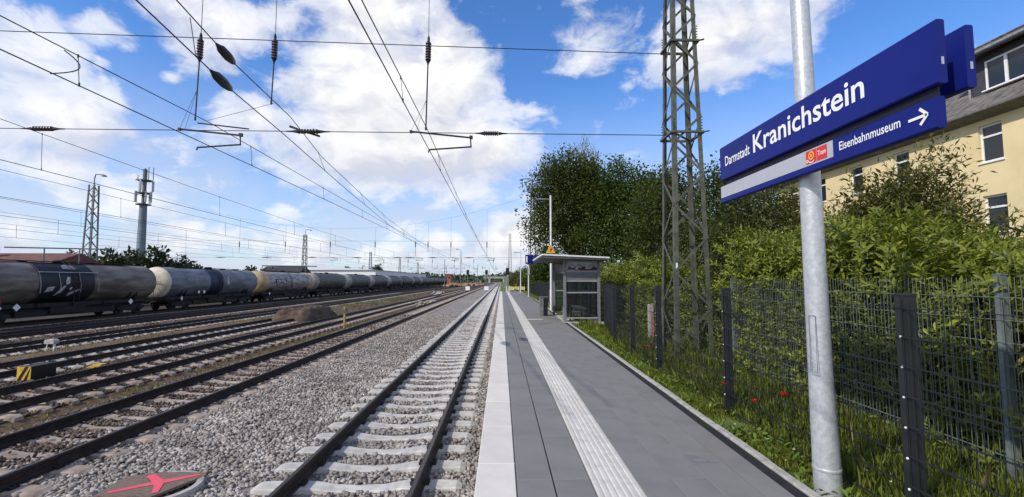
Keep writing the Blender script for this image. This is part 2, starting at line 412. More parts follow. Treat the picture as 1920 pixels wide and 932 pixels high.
L_TREE2 = leaf_mat('green_tree_leaf', (.085,.13,.028), (.04,.066,.016), .32, .6, .15, .25)
L_BIRCH = leaf_mat('birch_leaf', (.20,.22,.11), (.12,.14,.07), .35, .6, .15)
L_BUSH = leaf_mat('bush_leaf', (.12,.125,.028), (.05,.058,.015), .3)
L_FAR = leaf_mat('far_leaf', (.06,.085,.03), (.025,.04,.016), .15)
L_GRASS = leaf_mat('grass_blade', (.29,.34,.06), (.17,.22,.035), .5, .55, .25)
L_VERGE = leaf_mat('verge_blade', (.27,.28,.05), (.14,.17,.03), .45, .6, .2)
L_WEED = leaf_mat('weed_leaf', (.17,.25,.035), (.09,.15,.022), .42, .5, .3)
L_DRY = leaf_mat('dry_grass_blade', (.27,.21,.10), (.17,.13,.055), .25, .8, .1)
L_DRYG = leaf_mat('parched_grass_blade', (.17,.165,.06), (.10,.11,.04), .25, .8, .1)
L_POPPY = leaf_mat('poppy_petal', (.75,.02,.012), (.6,.015,.01), .3, .5, .2, .1)
L_CLOV = leaf_mat('white_flower', (.75,.74,.66), (.6,.6,.5), .2, .6, .2, .1)

# ------------------------------------------------------------------ ground and yard
def sheet(name, prof, y0, y1, m, ny=1):
    mb = MB()
    ys = [y0+(y1-y0)*i/ny for i in range(ny+1)]
    for y in ys:
        for x, z in prof: mb.v.append((x, y, z))
    n = len(prof)
    for i in range(ny):
        for j in range(n-1): mb.f.append((i*n+j, i*n+j+1, (i+1)*n+j+1, (i+1)*n+j))
    o = build(name, mb, m); o['kind'] = 'structure'
    return o
sheet('ground', [(-3000,-.80),(3000,-.80)], -60, 5000, G_FIELD)
sheet('ballast_bed', [(-8.35,-.30),(-8.0,-.235),(-5.2,-.235),(-.16,-.235)], -8, 620, G_NEW)
sheet('yard_path', [(-9.35,-.36),(-9.0,-.46),(-8.75,-.46),(-8.35,-.30)], -8, 620, G_DIRT)
sheet('old_ballast_bed', [(-12.75,-.42),(-12.2,-.335),(-9.35,-.335)], -8, 620, G_OLD)
sheet('sidings_bed', [(-16.6,-.48),(-16.0,-.385),(-12.75,-.385)], -8, 620, G_OLD)
sheet('dirt_strip', [(-18.5,-.56),(-18.2,-.50),(-17.2,-.44),(-16.6,-.48)], -8, 620, G_DIRT)
sheet('yard_bed', [(-36,-.75),(-34.4,-.64),(-29,-.64),(-28.4,-.585),(-19,-.585),(-18.5,-.56)], -8, 620, G_DARK)
sheet('yard_ground', [(-75,-.72),(-36,-.70)], -8, 900, G_DARK)  # dark colour stands in for the shade seen beneath the wagons
sheet('field_ground', [(-400,-.73),(-75,-.73)], -8, 900, G_FIELD)
sheet('verge_ground', [(2.36,.66),(3.1,.66),(4.1,.46),(6.0,.44),(120,.40)], -8, 66, G_GRASS, 6)
sheet('bank_ground', [(-.16,-.235),(.5,-.2),(2.4,.25),(6,.4),(120,.40)], 66, 620, G_GRASS, 4)

# ------------------------------------------------------------------ platform
PLAT_Z = .76; P_END = 65.5
def pr(y): return 2.13+.016*(y-3.4)            # right edge of the paving
plat = thing('platform', (0, 0, 0), None, None); plat['kind'] = 'structure'
mb = MB(); mb.prism([(-.10,-.5),(-.10,.60),(-.17,.60),(-.17,.70),(2.05,.70),(2.05,-.5)], -8, P_END)
build('platform_wall', mb, M_KERB, plat)
def slab_mesh(name, x0, x1, L, h, ch=.006, gap=.003):
    m_ = MB(); g = gap
    m_.add([(x0+g,g,-h),(x1-g,g,-h),(x1-g,L-g,-h),(x0+g,L-g,-h),(x0+g,g,-ch),(x1-g,g,-ch),(x1-g,L-g,-ch),(x0+g,L-g,-ch),
            (x0+g+ch,g+ch,0),(x1-g-ch,g+ch,0),(x1-g-ch,L-g-ch,0),(x0+g+ch,L-g-ch,0)],
           [(0,1,5,4),(1,2,6,5),(2,3,7,6),(3,0,4,7),(4,5,9,8),(5,6,10,9),(6,7,11,10),(7,4,8,11),(8,9,10,11)])
    return m_.mesh(name)
edge_me = slab_mesh('edge_slab', -.20, .12, 1.0, .12, .006, .0035)
for i in range(-2, 66): add_obj('edge_slab', edge_me, M_CONC, plat, (0, i+.02, PLAT_Z))
lanes = [(.122,.405),(.413,.70),(1.06,1.345),(1.345,1.63),(1.63,1.915)]
lane_me = [slab_mesh('paving_slab', a, b, 1.0, .06, .003, .0015) for a, b in lanes]
for li, me in enumerate(lane_me):
    off = (.0, .0, .5, .0, .5)[li]
    for i in range(-1, 40): add_obj('paving_slab', me, M_PAVE, plat, (0, i+off-.3, PLAT_Z-.002))
    a, b = lanes[li]
    far = MB(); far.box(a+.002, b-.002, 39.2+off+.5, P_END, PLAT_Z-.07, PLAT_Z-.002); build('paving_strip', far, M_PAVE, plat)
for i in range(-1, 50):                         # outer lane cut to the kerb line
    y0 = i*1.0-.3; y1 = y0+.998
    if y0 > P_END-1: break
    mbx = MB(); x0 = 1.917
    mbx.add([(x0,y0,.69),(pr(y0),y0,.69),(pr(y1),y1,.69),(x0,y1,.69),(x0,y0,PLAT_Z-.002),(pr(y0),y0,PLAT_Z-.002),(pr(y1),y1,PLAT_Z-.002),(x0,y1,PLAT_Z-.002)],
            [(4,5,6,7),(0,1,5,4),(1,2,6,5),(2,3,7,6),(3,0,4,7)])
    build('paving_slab', mbx, M_PAVE, plat)
mbx = MB(); y0, y1 = 48.8, P_END
mbx.add([(1.917,y0,PLAT_Z-.002),(pr(y0),y0,PLAT_Z-.002),(pr(y1),y1,PLAT_Z-.002),(1.917,y1,PLAT_Z-.002)], [(0,1,2,3)]); build('paving_strip', mbx, M_PAVE, plat)
# flat black strip between paving and kerb, kerb stones
mbx = MB(); mbx.add([(pr(-8)-.1,-8,.750),(pr(-8)+.14,-8,.750),(pr(P_END)+.14,P_END,.750),(pr(P_END)-.1,P_END,.750)], [(0,1,2,3)]); build('black_strip', mbx, M_DARKJ, plat)
kb = MB(); kb.prism([(0,-.3),(.075,-.3),(.075,.0),(.068,.008),(.007,.008),(0,.0)], .002, .998); kerb_me = kb.mesh('kerb_stone')
for i in range(-2, 65):
    add_obj('kerb_stone', kerb_me, M_KERB, plat, (pr(i)+.115+random.uniform(-.003,.003), i, PLAT_Z+.004+random.uniform(-.004,.004)), -.016)
# ribbed tactile tiles
tp = [(.705,-.05)]; nr = 7; wdt = .35/nr
for r in range(nr):
    x = .705+r*wdt; tp += [(x+.004,.002),(x+.010,.009),(x+wdt-.014,.009),(x+wdt-.008,.002)]
tp += [(1.055,.002),(1.055,-.05)]
tb = MB(); tb.prism(tp, .0025, .2975); tact_me = tb.mesh('tactile_tile')
for i in range(-4, 218): add_obj('tactile_tile', tact_me, M_TACT, plat, (0, i*.3, PLAT_Z))
tb = MB(); tb.box(0, .298, 0, .298, -.05, .004); tq = tb.mesh('tactile_tile_cross')
for k in range(2): add_obj('tactile_tile', tq, M_TACT, plat, (1.062+k*.3, 18.35, PLAT_Z))
# small bolted plates set in the paving
mbx = MB(); mbx.prism([(1.66,4.02),(1.86,4.0),(1.70,4.16)], PLAT_Z, PLAT_Z+.003, 'z'); build('survey_plate', mbx, mat('dull_plate',(.24,.24,.25),.5), plat)

# ------------------------------------------------------------------ tracks
SL = .60
def sleeper_mesh(name):
    b_ = MB(); st = [(-1.27,.0,.08),(-1.20,.0,.11),(-.95,0,.125),(-.55,0,.115),(-.30,-.035,.095),(0,-.045,.09),(.30,-.035,.095),(.55,0,.115),(.95,0,.125),(1.20,0,.11),(1.27,0,.08)]
    k = 0
    for x, z, hw in st:
        drop = .03 if abs(x) > 1.25 else 0
        b_.v += [(x,-hw-.03,-.16),(x,-hw-.004,z-.012-drop),(x,-hw+.01,z-drop),(x,hw-.01,z-drop),(x,hw+.004,z-.012-drop),(x,hw+.03,-.16)]
    for i in range(len(st)-1):
        for j in range(5): b_.f.append((i*6+j, i*6+j+1, (i+1)*6+j+1, (i+1)*6+j))
    b_.f.append(tuple(range(6))); e = (len(st)-1)*6; b_.f.append(tuple(e+j for j in range(5,-1,-1)))
    return b_.mesh(name)
sl_me = sleeper_mesh('sleeper')
cb = MB()
for s in (1,):
    cb.box(s*.085-.03, s*.085+.03, -.055, .055, .002, .022); cb.lathe([(.016,.02),(.016,.05),(.010,.055)], 6, 'z', (s*.10, 0, 0))
    cb.tube([(s*.12,-.045,.035),(s*.06,-.05,.042),(s*.05,0,.036),(s*.06,.05,.042),(s*.12,.045,.035)], .009, 5)
clip_me = cb.mesh('rail_clip')
RAILP = [(-.0625,0),(.0625,0),(.0625,.010),(.02,.026),(.009,.045),(.009,.118),(.034,.136),(.036,.158),(.028,.170),(-.028,.170),(-.036,.158),(-.034,.136),(-.009,.118),(-.009,.045),(-.02,.026),(-.0625,.010)]
def track(xc, ztop, y0, y1, n_single, msl, label, first_phase=0.0, clips=0, y_stuff=None, bend=None):
    t = thing('railway_track', (xc, y0, ztop-.172), label, 'railway track')
    for s in (-1, 1):
        ys = [y0, y1] if bend is None else [y0+(y1-y0)*i/24 for i in range(25)]
        b_ = MB(); n = len(RAILP)
        for y in ys:
            dx = bend(y) if bend else 0
            for px, pz in RAILP: b_.v.append((s*.7535+px+dx, y-y0, pz))
        for i in range(len(ys)-1):
            for j in range(n): b_.f.append((i*n+j, i*n+(j+1) % n, (i+1)*n+(j+1) % n, (i+1)*n+j))
        b_.f.append(tuple(range(n)))
        r = add_obj('rail', b_.mesh('rail'), M_RAIL, t)
        h = MB()
        for y in ys:
            dx = bend(y) if bend else 0
            h.v += [(s*.7535-.022+dx, y-y0, .1722), (s*.7535+.022+dx, y-y0, .1722)]
        for i in range(len(ys)-1): h.f.append((2*i, 2*i+1, 2*i+3, 2*i+2))
        add_obj('running_surface', h.mesh('running_surface'), M_RTOP, r)
    y = y0+first_phase; k = 0; rest = []
    while y < (y_stuff or y1):
        dx = bend(y) if bend else 0
        if k < n_single:
            o = add_obj('sleeper', sl_me, msl, t, (random.uniform(-.015,.015)+dx, y-y0, -.002), random.uniform(-.012,.012))
            if clips and k < clips:
                for s in (-1, 1):
                    for r_ in (0, PI): add_obj('rail_clip', clip_me, M_CLIP, o, (s*.7535, 0, 0), r_)
        else: rest.append((dx, y-y0))
        y += SL; k += 1
    if rest:
        b_ = MB()
        for dx, q in rest:
            b_.prism([(-.13,-.1),(-.115,0),(.115,0),(.13,-.1)], -1.26+dx, 1.26+dx, 'x')
            for i in range(8): x_, y_, z_ = b_.v[-8+i]; b_.v[-8+i] = (x_, y_+q, z_)
        o = add_obj('far_sleepers', b_.mesh('far_sleepers'), msl, t); o['kind'] = 'stuff'
    return t
T1X = -1.74
track(T1X, 0.0, -3, 420, 160, M_SLPR, 'railway track with new pale sleepers running alongside the platform edge', .43, 60, 190)
track(-6.70, 0.0, -3, 420, 110, M_SLPO, 'railway track with dusty brown sleepers beyond the grey ballast strip', .4, 45, 170)
track(-10.55, -.10, -3, 300, 90, M_SLPO, 'rusty railway track left of the dry grass path', .2, 0, 140)
track(-14.3, -.15, -3, 31.5, 60, M_SLPG, 'dead-end siding track running into the earth mound', .3)
track(-20.1, -.35, 4, 300, 70, M_SLPG, 'siding track with pale sleepers beside the tan dirt strip', .2, 0, 130)
track(-25.0, -.35, 8, 300, 60, M_SLPO, 'dark siding track next to the tank wagons', .2, 0, 110)
track(-31.5, -.42, 8, 320, 40, M_SLPO, 'siding track that the tank wagons stand on', .2, 0, 100)
track(-10.55, -.098, 62, 150, 60, M_SLPG, 'turnout track curving away from the rusty track to the sidings', .5, 0, 110, lambda y: -11.7*((y-62)/88)**1.6)

# ballast stones
def in_sleeper(P, xc, y0, phase):
    ph = (P[:,1]-(y0+phase)) % SL
    return (np.abs(P[:,0]-xc) < 1.27) & ((ph < .138) | (ph > SL-.138))
def on_rail(P, xc): return np.abs(np.abs(P[:,0]-xc)-.7535) < .085
def scatter(x0, x1, y0, y1, d):
    n = int((x1-x0)*(y1-y0)*d); return np.stack([RNG.uniform(x0,x1,n), RNG.uniform(y0,y1,n), np.zeros(n)], 1)
def ballast(name, P, z, size, m, fine, label):
    s1, s2 = in_sleeper(P, T1X, -3, .43), in_sleeper(P, -6.70, -3, .4)
    keep = ~(s1 & (RNG.random(len(P)) > .004)) & ~(s2 & (RNG.random(len(P)) > .025)) & ~on_rail(P, T1X) & ~on_rail(P, -6.7)
    P = P[keep]; P[:,2] = z+RNG.uniform(-.018, .02, len(P))+.02*np.sin(P[:,0]*2.1+P[:,1]*1.3)*np.sin(P[:,1]*.9)
    inb = (np.abs(P[:,0]-T1X) < .72); P[inb,2] -= .02
    P[in_sleeper(P, -6.70, -3, .4),2] += .05
    S = size*RNG.uniform(.65, 1.35, len(P))
    return stones(name, P, S, m, fine, None, label)
Pn = np.concatenate([scatter(-8.2,-.17,3.6,9.5,720), scatter(-8.2,-.17,9.5,15,520)])
dirty = (RNG.random(len(Pn)) < np.clip((-5.6-Pn[:,0])/1.6, 0, .92))
ballast('ballast_stones', Pn[~dirty], -.218, .031, M_BAL, True, 'grey crushed stone ballast between and around the rails')
ballast('ballast_stones', Pn[dirty], -.215, .031, M_BALO, True, 'brownish dusty ballast around the dusty sleepers')
Pm = scatter(-8.2,-.17,15,34,190); dirty = (RNG.random(len(Pm)) < np.clip((-5.6-Pm[:,0])/1.6, 0, .92))
ballast('ballast_stones', Pm[~dirty], -.215, .036, M_BAL, False, 'grey crushed stone ballast farther along the platform track')
ballast('ballast_stones', Pm[dirty], -.212, .036, M_BALO, False, 'brownish dusty ballast farther along the second track')
Po = scatter(-12.4,-9.3,8,30,120); Po = Po[~on_rail(Po,-10.55) & ~(in_sleeper(Po,-10.55,-3,.2) & (RNG.random(len(Po)) > .25))]; Po[:,2] = -.31
stones('ballast_stones', Po, .036*RNG.uniform(.6,1.3,len(Po)), M_BALO, False, None, 'dark stones around the rusty track')
Po = scatter(-16.3,-12.7,11,34,110); Po = Po[~on_rail(Po,-14.3) & ~in_sleeper(Po,-14.3,-3,.3)]; Po[:,2] = -.365
stones('ballast_stones', Po, .04*RNG.uniform(.6,1.3,len(Po)), M_BALO, False, None, 'brown stones around the dead-end siding')
Po = scatter(-27,-18.6,16,50,45); Po = Po[~on_rail(Po,-20.1) & ~on_rail(Po,-25.0) & ~in_sleeper(Po,-20.1,4,.2)]; Po[:,2] = -.57
stones('ballast_stones', Po, .05*RNG.uniform(.6,1.3,len(Po)), M_BALO, False, None, 'dark stones around the far sidings')

# ------------------------------------------------------------------ grasses
def grass(name, P, hgt, wd, m, label, lean=.35, flat=False):
    n = len(P); a = RNG.uniform(0, 2*PI, n); ln = RNG.normal(0, lean, (n, 2))
    A = np.stack([ln[:,0], ln[:,1], np.ones(n)], 1); N = np.stack([np.cos(a), np.sin(a), np.zeros(n)], 1)
    h = hgt*RNG.uniform(.5, 1.3, n)
    V, Fc = leaves(P, A, N, h, wd*RNG.uniform(.7, 1.3, n), False, .45)
    o = add_obj(name, np_mesh(name, V, Fc), m); o['kind'] = 'stuff'; o['label'] = label
    return o
def vz(x): return np.interp(x, [2.36,3.1,4.1,6,120], [.66,.66,.46,.44,.40])
def vscatter(x0, x1, y0, y1, d, skew=0.0):
    P = scatter(x0, x1, y0, y1, d); P[:,0] += .016*(P[:,1]-3.4)*(P[:,0] < 2.9)
    P[:,2] = vz(P[:,0])-.01; return P
def clump(P, s=.6, p=.5):
    f = np.sin(P[:,0]*7.3*s+np.sin(P[:,1]*3.1*s)*2)+np.sin(P[:,1]*5.7*s+P[:,0]*2.2)
    return P[f+RNG.normal(0, .7, len(P)) > p-1]
grass('verge_grass', clump(np.concatenate([vscatter(2.34,3.1,2.6,9,1700), vscatter(2.9,4.9,2.4,8,1500), vscatter(2.36,3.2,9,24,700), vscatter(3.0,5,8,16,500)]), .6, .45), .10, .007, L_VERGE, 'short green grass on the verge beside the platform kerb')
grass('tall_grass', np.concatenate([vscatter(2.85,4.9,2.4,9,1000), vscatter(2.9,5.2,9,20,400)]), .23, .007, L_GRASS, 'tall seeding grass growing through the mesh fences', .22)
grass('tall_grass', np.concatenate([vscatter(2.9,4.6,2.4,16,8)]), .36, .005, L_DRY, 'dry grass stalks among the verge plants', .2)
Pw = clump(np.concatenate([vscatter(2.34,3.6,2.6,9,620), vscatter(2.36,3.3,9,26,330)]), .8, .9)
a = RNG.uniform(0, 2*PI, len(Pw)); A = np.stack([np.cos(a), np.sin(a), RNG.uniform(.2,1.6,len(Pw))], 1); N = np.tile([0.,0.,1.], (len(Pw),1))+RNG.normal(0,.3,(len(Pw),3))
Pw[:,2] += RNG.uniform(0,.09,len(Pw)); V, Fc = leaves(Pw, A, N, RNG.uniform(.04,.10,len(Pw)), RNG.uniform(.018,.04,len(Pw)), True, .3)
o = add_obj('verge_weeds', np_mesh('verge_weeds', V, Fc), L_WEED); o['kind'] = 'stuff'; o['label'] = 'broad-leaved green weeds along the kerb'
grass('verge_grass', vscatter(2.5,3.6,24,64,90), .30, .03, L_GRASS, 'yellowish grass along the far platform kerb', .3)
Pd = scatter(-9.25,-8.45,6,40,330); Pd[:,2] = np.interp(Pd[:,0],[-9.35,-9,-8.75,-8.35],[-.36,-.46,-.46,-.30]); grass('dry_grass', clump(Pd,.5,.8), .10, .007, L_DRY, 'dry straw-coloured grass on the path between the tracks', .6)
Pd = clump(scatter(-8.75,-8.3,7,30,260),.4,1.2); Pd[:,2] = -.40; grass('dry_grass', Pd, .13, .009, L_GRASS, 'green tufts along the dry path', .5)
Pd = clump(scatter(-18.4,-16.4,14,60,90),.2,1.3); Pd[:,2] = -.46; grass('dry_grass', Pd, .14, .016, L_DRY, 'dry grass on the tan dirt strip', .5)
Pd = clump(scatter(-17,-12.2,36,120,22),.15,.8); Pd[:,2] = -.42; grass('dry_grass', Pd[::2], .22, .04, L_DRYG, 'rough green grass beyond the earth mound', .5)

# ------------------------------------------------------------------ station sign
SX, SY0, SY1 = 2.27, 2.25, 4.61
sg = thing('station_sign', (2.525, 3.58, .62), 'blue station name sign on a galvanised pole beside the platform kerb', 'sign')
pb = MB(); pb.tube([(2.525,3.58,.60),(2.515,3.575,.95),(2.492,3.56,1.5),(2.412,3.467,3.2),(2.385,3.45,4.4),(2.36,3.44,5.8)], [.095,.094,.084,.073,.066,.058], 24)
pole = build('pole', pb, M_GALV, sg, True)
pb = MB(); pb.lathe([(.0965,.0),(.0985,.004),(.0985,.020),(.0965,.024)], 24, 'z', (2.518,3.576,.865)); build('clamp_band', pb, M_GALV, pole, True)
pb = MB()
for a, b in (((1.62),(2.05)),):
    x = 2.383; yy = 3.51
    for q, r_ in (((x,yy,a),(x,yy,b)),((x+.02,yy-.045,a),(x+.02,yy-.045,b)),((x,yy,a),(x+.02,yy-.045,a)),((x,yy,b),(x+.02,yy-.045,b))): pb.tube([q,r_], .0025, 4)
build('hatch_outline', pb, mat('hatch_line',(.22,.23,.25),.6), pole)
def sign_box(x0, x1, y0, y1, z0, z1, r=.008):
    m_ = MB(); m_.prism([(x0,z0+r),(x0+r,z0),(x1-r,z0),(x1,z0+r),(x1,z1-r),(x1-r,z1),(x0+r,z1),(x0,z1-r)], y0, y1); return m_
for side in (0, 1):
    x0 = SX if side == 0 else 2.478; x1 = x0+.05; dy = 0 if side == 0 else .05
    up_ = build('name_panel', sign_box(x0,x1,SY0+dy,SY1+dy,3.345,3.69), M_BLUE, sg)
    g = MB(); g.box(x0+.022,x0+.034,SY0+dy-.003,SY0+dy+.001,3.445,3.485); build('lock_plate', g, M_GREYP, up_)
    if side: continue
    lo_ = build('lower_panel', sign_box(x0,x1,SY0+dy+.02,SY1+dy,3.115,3.285), M_BLUE, sg)
    g = MB(); g.box(x0+.032,x1-.006,SY0+dy+.04,SY1+dy-.04,3.284,3.346); build('joint_strip', g, M_GAP, sg)
    if side == 0: upn, lon = up_, lo_
br = MB()
for z in (3.20, 3.42, 3.62): br.box(2.322,2.345,3.41,3.51,z-.02,z+.02); br.box(2.465,2.48,3.41,3.51,z-.02,z+.02)
build('bracket', br, M_GALV, sg)
R_SIGN = Matrix(((0,0,-1,0),(-1,0,0,0),(0,1,0,0),(0,0,0,1)))    # text x -> -Y, text y -> Z, faces -X
def letter(txt, y, z, h, wd, m, parent, bold=.012, x=SX-.0025):
    me = text_mesh(txt, h, bold, width=wd); me.transform(R_SIGN)
    o = parent_org(parent); return add_obj('lettering', me, m, parent, (x-o.x, y-o.y, z-o.z))
letter('Darmstadt', 4.50, 3.477, .098, .455, M_WHITE, upn, .010)
letter('Kranichstein', 3.985, 3.468, .168, 1.26, M_WHITE, upn, .014)
letter('Eisenbahnmuseum', 2.955, 3.192, .058, .47, M_WHITE, lon, .010)
g = MB(); g.box(SX-.002,SX+.001,3.015,SY1-.004,3.165,3.281); gi = build('grey_insert', g, M_GREYP, lon)
g = MB(); g.box(SX-.004,SX-.001,3.178,3.288,3.178,3.272); tl = build('logo_square', g, M_RED, gi)
g = MB(); g.box(SX-.004,SX-.001,3.070,3.172,3.178,3.272); tr_ = build('tram_square', g, M_RED, gi)
def ring(yc, zc, r0, r1, m, parent, a0=0, a1=2*PI, x=SX-.006, n=20):
    b_ = MB()
    for i in range(n+1):
        t = a0+(a1-a0)*i/n
        b_.v += [(x, yc-r0*math.cos(t), zc+r0*math.sin(t)), (x, yc-r1*math.cos(t), zc+r1*math.sin(t))]
    b_.f = [(2*i,2*i+1,2*i+3,2*i+2) for i in range(n)]
    return build('logo_mark', b_, m, parent)
ring(3.228, 3.232, .020, .032, M_ORNG, tl); ring(3.228, 3.232, .0, .012, M_ORNG, tl)
ring(3.270, 3.198, .006, .012, M_WHITE, tl); ring(3.228, 3.212, .028, .034, M_WHITE, tl, math.radians(215), math.radians(325))
letter('Tram', 3.160, 3.212, .036, .082, M_WHITE, tr_, .006, SX-.0055)
ab = MB()
ax = SX-.004
for a_, b_ in (((2.432,3.203),(2.322,3.203)),((2.362,3.247),(2.318,3.203)),((2.362,3.159),(2.318,3.203))):
    ab.bar((ax,a_[0],a_[1]),(ax,b_[0],b_[1]),.003,.015,(0,.3,1))
build('arrow', ab, M_WHITE, lon)

# ------------------------------------------------------------------ mesh fences
def fence_post(root, x, y, z0, z1, m, a=.07, bolts=0):
    b_ = MB(); b_.box(-a/2,a/2,-a/2,a/2,0,z1-z0); b_.box(-a/2-.004,a/2+.004,-a/2-.004,a/2+.004,z1-z0,z1-z0+.012)
    b_.box(-a/2-.014,-a/2-.0005,-.020,.020,.05,z1-z0-.01)
    o = add_obj('post', b_.mesh('post'), m, root, (x-root.location.x, y-root.location.y, z0-root.location.z))
    for k in range(bolts):
        q = MB(); q.lathe([(.009,0),(.008,.006),(.0,.009)], 8, 'x'); q.v = [(-p[0]-a/2-.014, p[1]-.012, p[2]+.10+k*.205) for p in q.v]
        add_obj('bolt', q.mesh('bolt'), M_WHITE, o)
    return o
def mesh_panel(root, p, q, z0, z1, m, rv=.0025, rh=.0036, dv=.05, dh=.2, over=.03):
    p, q = Vector((p[0],p[1],0)), Vector((q[0],q[1],0)); L = (q-p).length; d = (q-p)/L; nrm = Vector((-d.y,d.x,0))
    b_ = MB(); n = int(L/dv)
    for i in range(n+1):
        c = p+d*(i*dv+.02); b_.tube([(c.x,c.y,z0),(c.x,c.y,z1+over)], rv, 4, False)
    z = z0+.05
    while z < z1+.01:
        for s in (-1, 1):
            e0, e1 = p+nrm*s*.0075, q+nrm*s*.0075; b_.tube([(e0.x,e0.y,z),(e1.x,e1.y,z)], rh, 4, False)
        z += dh
    return build('mesh_panel', b_, m, root)
f1 = thing('mesh_fence', (2.84, 5.8, .62), 'anthracite double-rod mesh fence with square posts along the platform verge', 'fence')
F1 = [(2.81,.55),(2.83,3.15),(2.85,5.75),(2.88,8.35),(2.93,10.2),(3.02,12.2),(3.46,14.7),(3.88,17.0),(3.92,18.8),(3.92,21.0),(3.35,23.4),(3.02,25.9)]+[(3.02+.016*k*2.55,25.9+2.55*k) for k in range(1,16)]
for i, (x, y) in enumerate(F1):
    fence_post(f1, x, y, .60, 2.215, M_ANTH, .085, 7 if i in (1,2,3) else 0)
    if i < len(F1)-1: mesh_panel(f1, (x-.055,y), (F1[i+1][0]-.055,F1[i+1][1]), .68, 2.17, M_ANTH)
f2 = thing('mesh_fence', (4.55, 5.0, .5), 'grey-green rod mesh fence in front of the laurel hedge', 'fence')
F2 = [(4.42,-.9),(4.46,1.6),(4.50,4.02),(4.58,6.54),(4.70,9.16)]
for i, (x, y) in enumerate(F2):
    fence_post(f2, x, y, .42, 2.37, mat('fence_post_grey',(.16,.19,.19),.5), .06)
    if i < len(F2)-1: mesh_panel(f2, (x-.04,y), (F2[i+1][0]-.04,F2[i+1][1]), .52, 2.32, M_GRNF, .0027, .0036)
# ------------------------------------------------------------------ lattice masts
def lattice_mast(x, y, z0, H, w0, w1, label, detail=True, lamp=False, group=None, m=None, panels=None, lh=.105):
    m = m or M_MAST
    t = thing('lattice_mast', (x, y, z0), label, 'mast', group)
    wd = lambda z: w0+(w1-w0)*min(1, z/H)
    cs = ((-1,-1),(1,-1),(1,1),(-1,1))
    P = lambda c, z: (c[0]*wd(z)/2, c[1]*wd(z)/2, z)
    for c in cs:
        b_ = MB()
        if detail:                                     # angle section
            for z_a, z_b in ((0, H),):
                for ax_ in (0, 1):
                    vs = []
                    for z in (z_a, z_b):
                        p = P(c, z); s0, s1 = -c[0]*lh, -c[1]*lh; th = .013
                        if ax_ == 0: quad = [(p[0],p[1]),(p[0]+s0,p[1]),(p[0]+s0,p[1]-c[1]*th),(p[0],p[1]-c[1]*th)]
                        else: quad = [(p[0],p[1]-c[1]*th),(p[0]-c[0]*th,p[1]-c[1]*th),(p[0]-c[0]*th,p[1]+s1),(p[0],p[1]+s1)]
                        vs += [(q[0],q[1],z) for q in quad]
                    b_.add(vs, [(0,1,2,3),(7,6,5,4),(0,4,5,1),(1,5,6,2),(2,6,7,3),(3,7,4,0)])
        else: b_.bar(P(c,0), P(c,H), lh, lh)
        add_obj('leg', b_.mesh('leg'), m, t)
    z = .35 if detail else 0; k = 0; faces = [[] for _ in range(4)]
    while z < H-.3:
        step = wd(z)*(.98 if detail else 1.1)
        for fi in range(4):
            a, b = cs[fi], cs[(fi+1) % 4]
            if (k+fi) % 2: a, b = b, a
            nx, ny = ((0,-1),(1,0),(0,1),(-1,0))[fi]
            pa, pb_ = Vector(P(a,z)), Vector(P(b,min(H,z+step))); off = Vector((nx,ny,0))*(.004+.0)
            faces[fi].append((pa+off, pb_+off))
        z += step; k += 1
    for fi in range(4):
        if detail:
            for pa, pb_ in faces[fi]:
                b_ = MB(); nrm = ((0,-1,0),(1,0,0),(0,1,0),(-1,0,0))[fi]; b_.bar(pa, pb_, .055, .012, nrm); add_obj('brace', b_.mesh('brace'), m, t)
        else:
            b_ = MB()
            for pa, pb_ in faces[fi]: b_.bar(pa, pb_, lh*.55, lh*.4)
            add_obj('bracing', b_.mesh('bracing'), m, t)
    if detail:
        for zz in (5.55, 7.9):
            b_ = MB(); h = wd(zz)/2+.03
            for a, b in (((-h,-h),(h,-h)),((h,-h),(h,h)),((h,h),(-h,h)),((-h,h),(-h,-h))): b_.bar((a[0],a[1],zz),(b[0],b[1],zz),.06,.05)
            b_.bar((h,-h,zz),(h+.14,-h-.02,zz+.02),.06,.02); b_.bar((-h,-h,zz),(h,h,zz),.045,.03)
            add_obj('ring_frame', b_.mesh('ring_frame'), m, t)
            b_ = MB()
            for c in cs:
                for q in range(5): b_.box(c[0]*(h-.03)-.014, c[0]*(h-.03)+.014, c[1]*(h+.0)-.012, c[1]*(h+.0)+.012, zz+.08+q*.07, zz+.10+q*.07)
            add_obj('splice_bolts', b_.mesh('splice_bolts'), m, t)
        b_ = MB(); b_.box(-w0/2-.07,-w0/2+.07,-w0/2-.07,-w0/2+.07,-.25,.06); b_.box(w0/2-.07,w0/2+.07,-w0/2-.07,-w0/2+.07,-.25,.06)
        b_.box(-w0/2-.07,-w0/2+.07,w0/2-.07,w0/2+.07,-.25,.06); b_.box(w0/2-.07,w0/2+.07,w0/2-.07,w0/2+.07,-.25,.06)
        add_obj('footing', b_.mesh('footing'), M_KERB, t)
        b_ = MB(); zz = 2.15; h = wd(zz)/2; b_.box(-h+.03,-h+.075,-h-.006,-h-.002,zz,zz+.17); add_obj('number_plate', b_.mesh('number_plate'), M_WHITE, t)
    if lamp:
        b_ = MB(); b_.tube([(0,0,H-.2),(0,0,H+.8),(.3*lamp,-.2,H+1.3),(1.6*lamp,-.6,H+1.15)], .06, 6); b_.lathe([(.28,0),(.22,.12),(.05,.2)], 10, 'z', (1.7*lamp,-.62,H+.95)); add_obj('yard_lamp', b_.mesh('yard_lamp'), m, t)
    return t
MX, MY = 4.575, 11.26
lattice_mast(MX, MY, .42, 15.5, .93, .34, 'tall grey-green lattice mast rising behind the mesh fence beside the hedge')
lattice_mast(4.6, 66.5, .40, 15.6, .95, .4, 'lattice mast with a curved lamp beside the dark trees', False, -1, None, None, lh=.10)
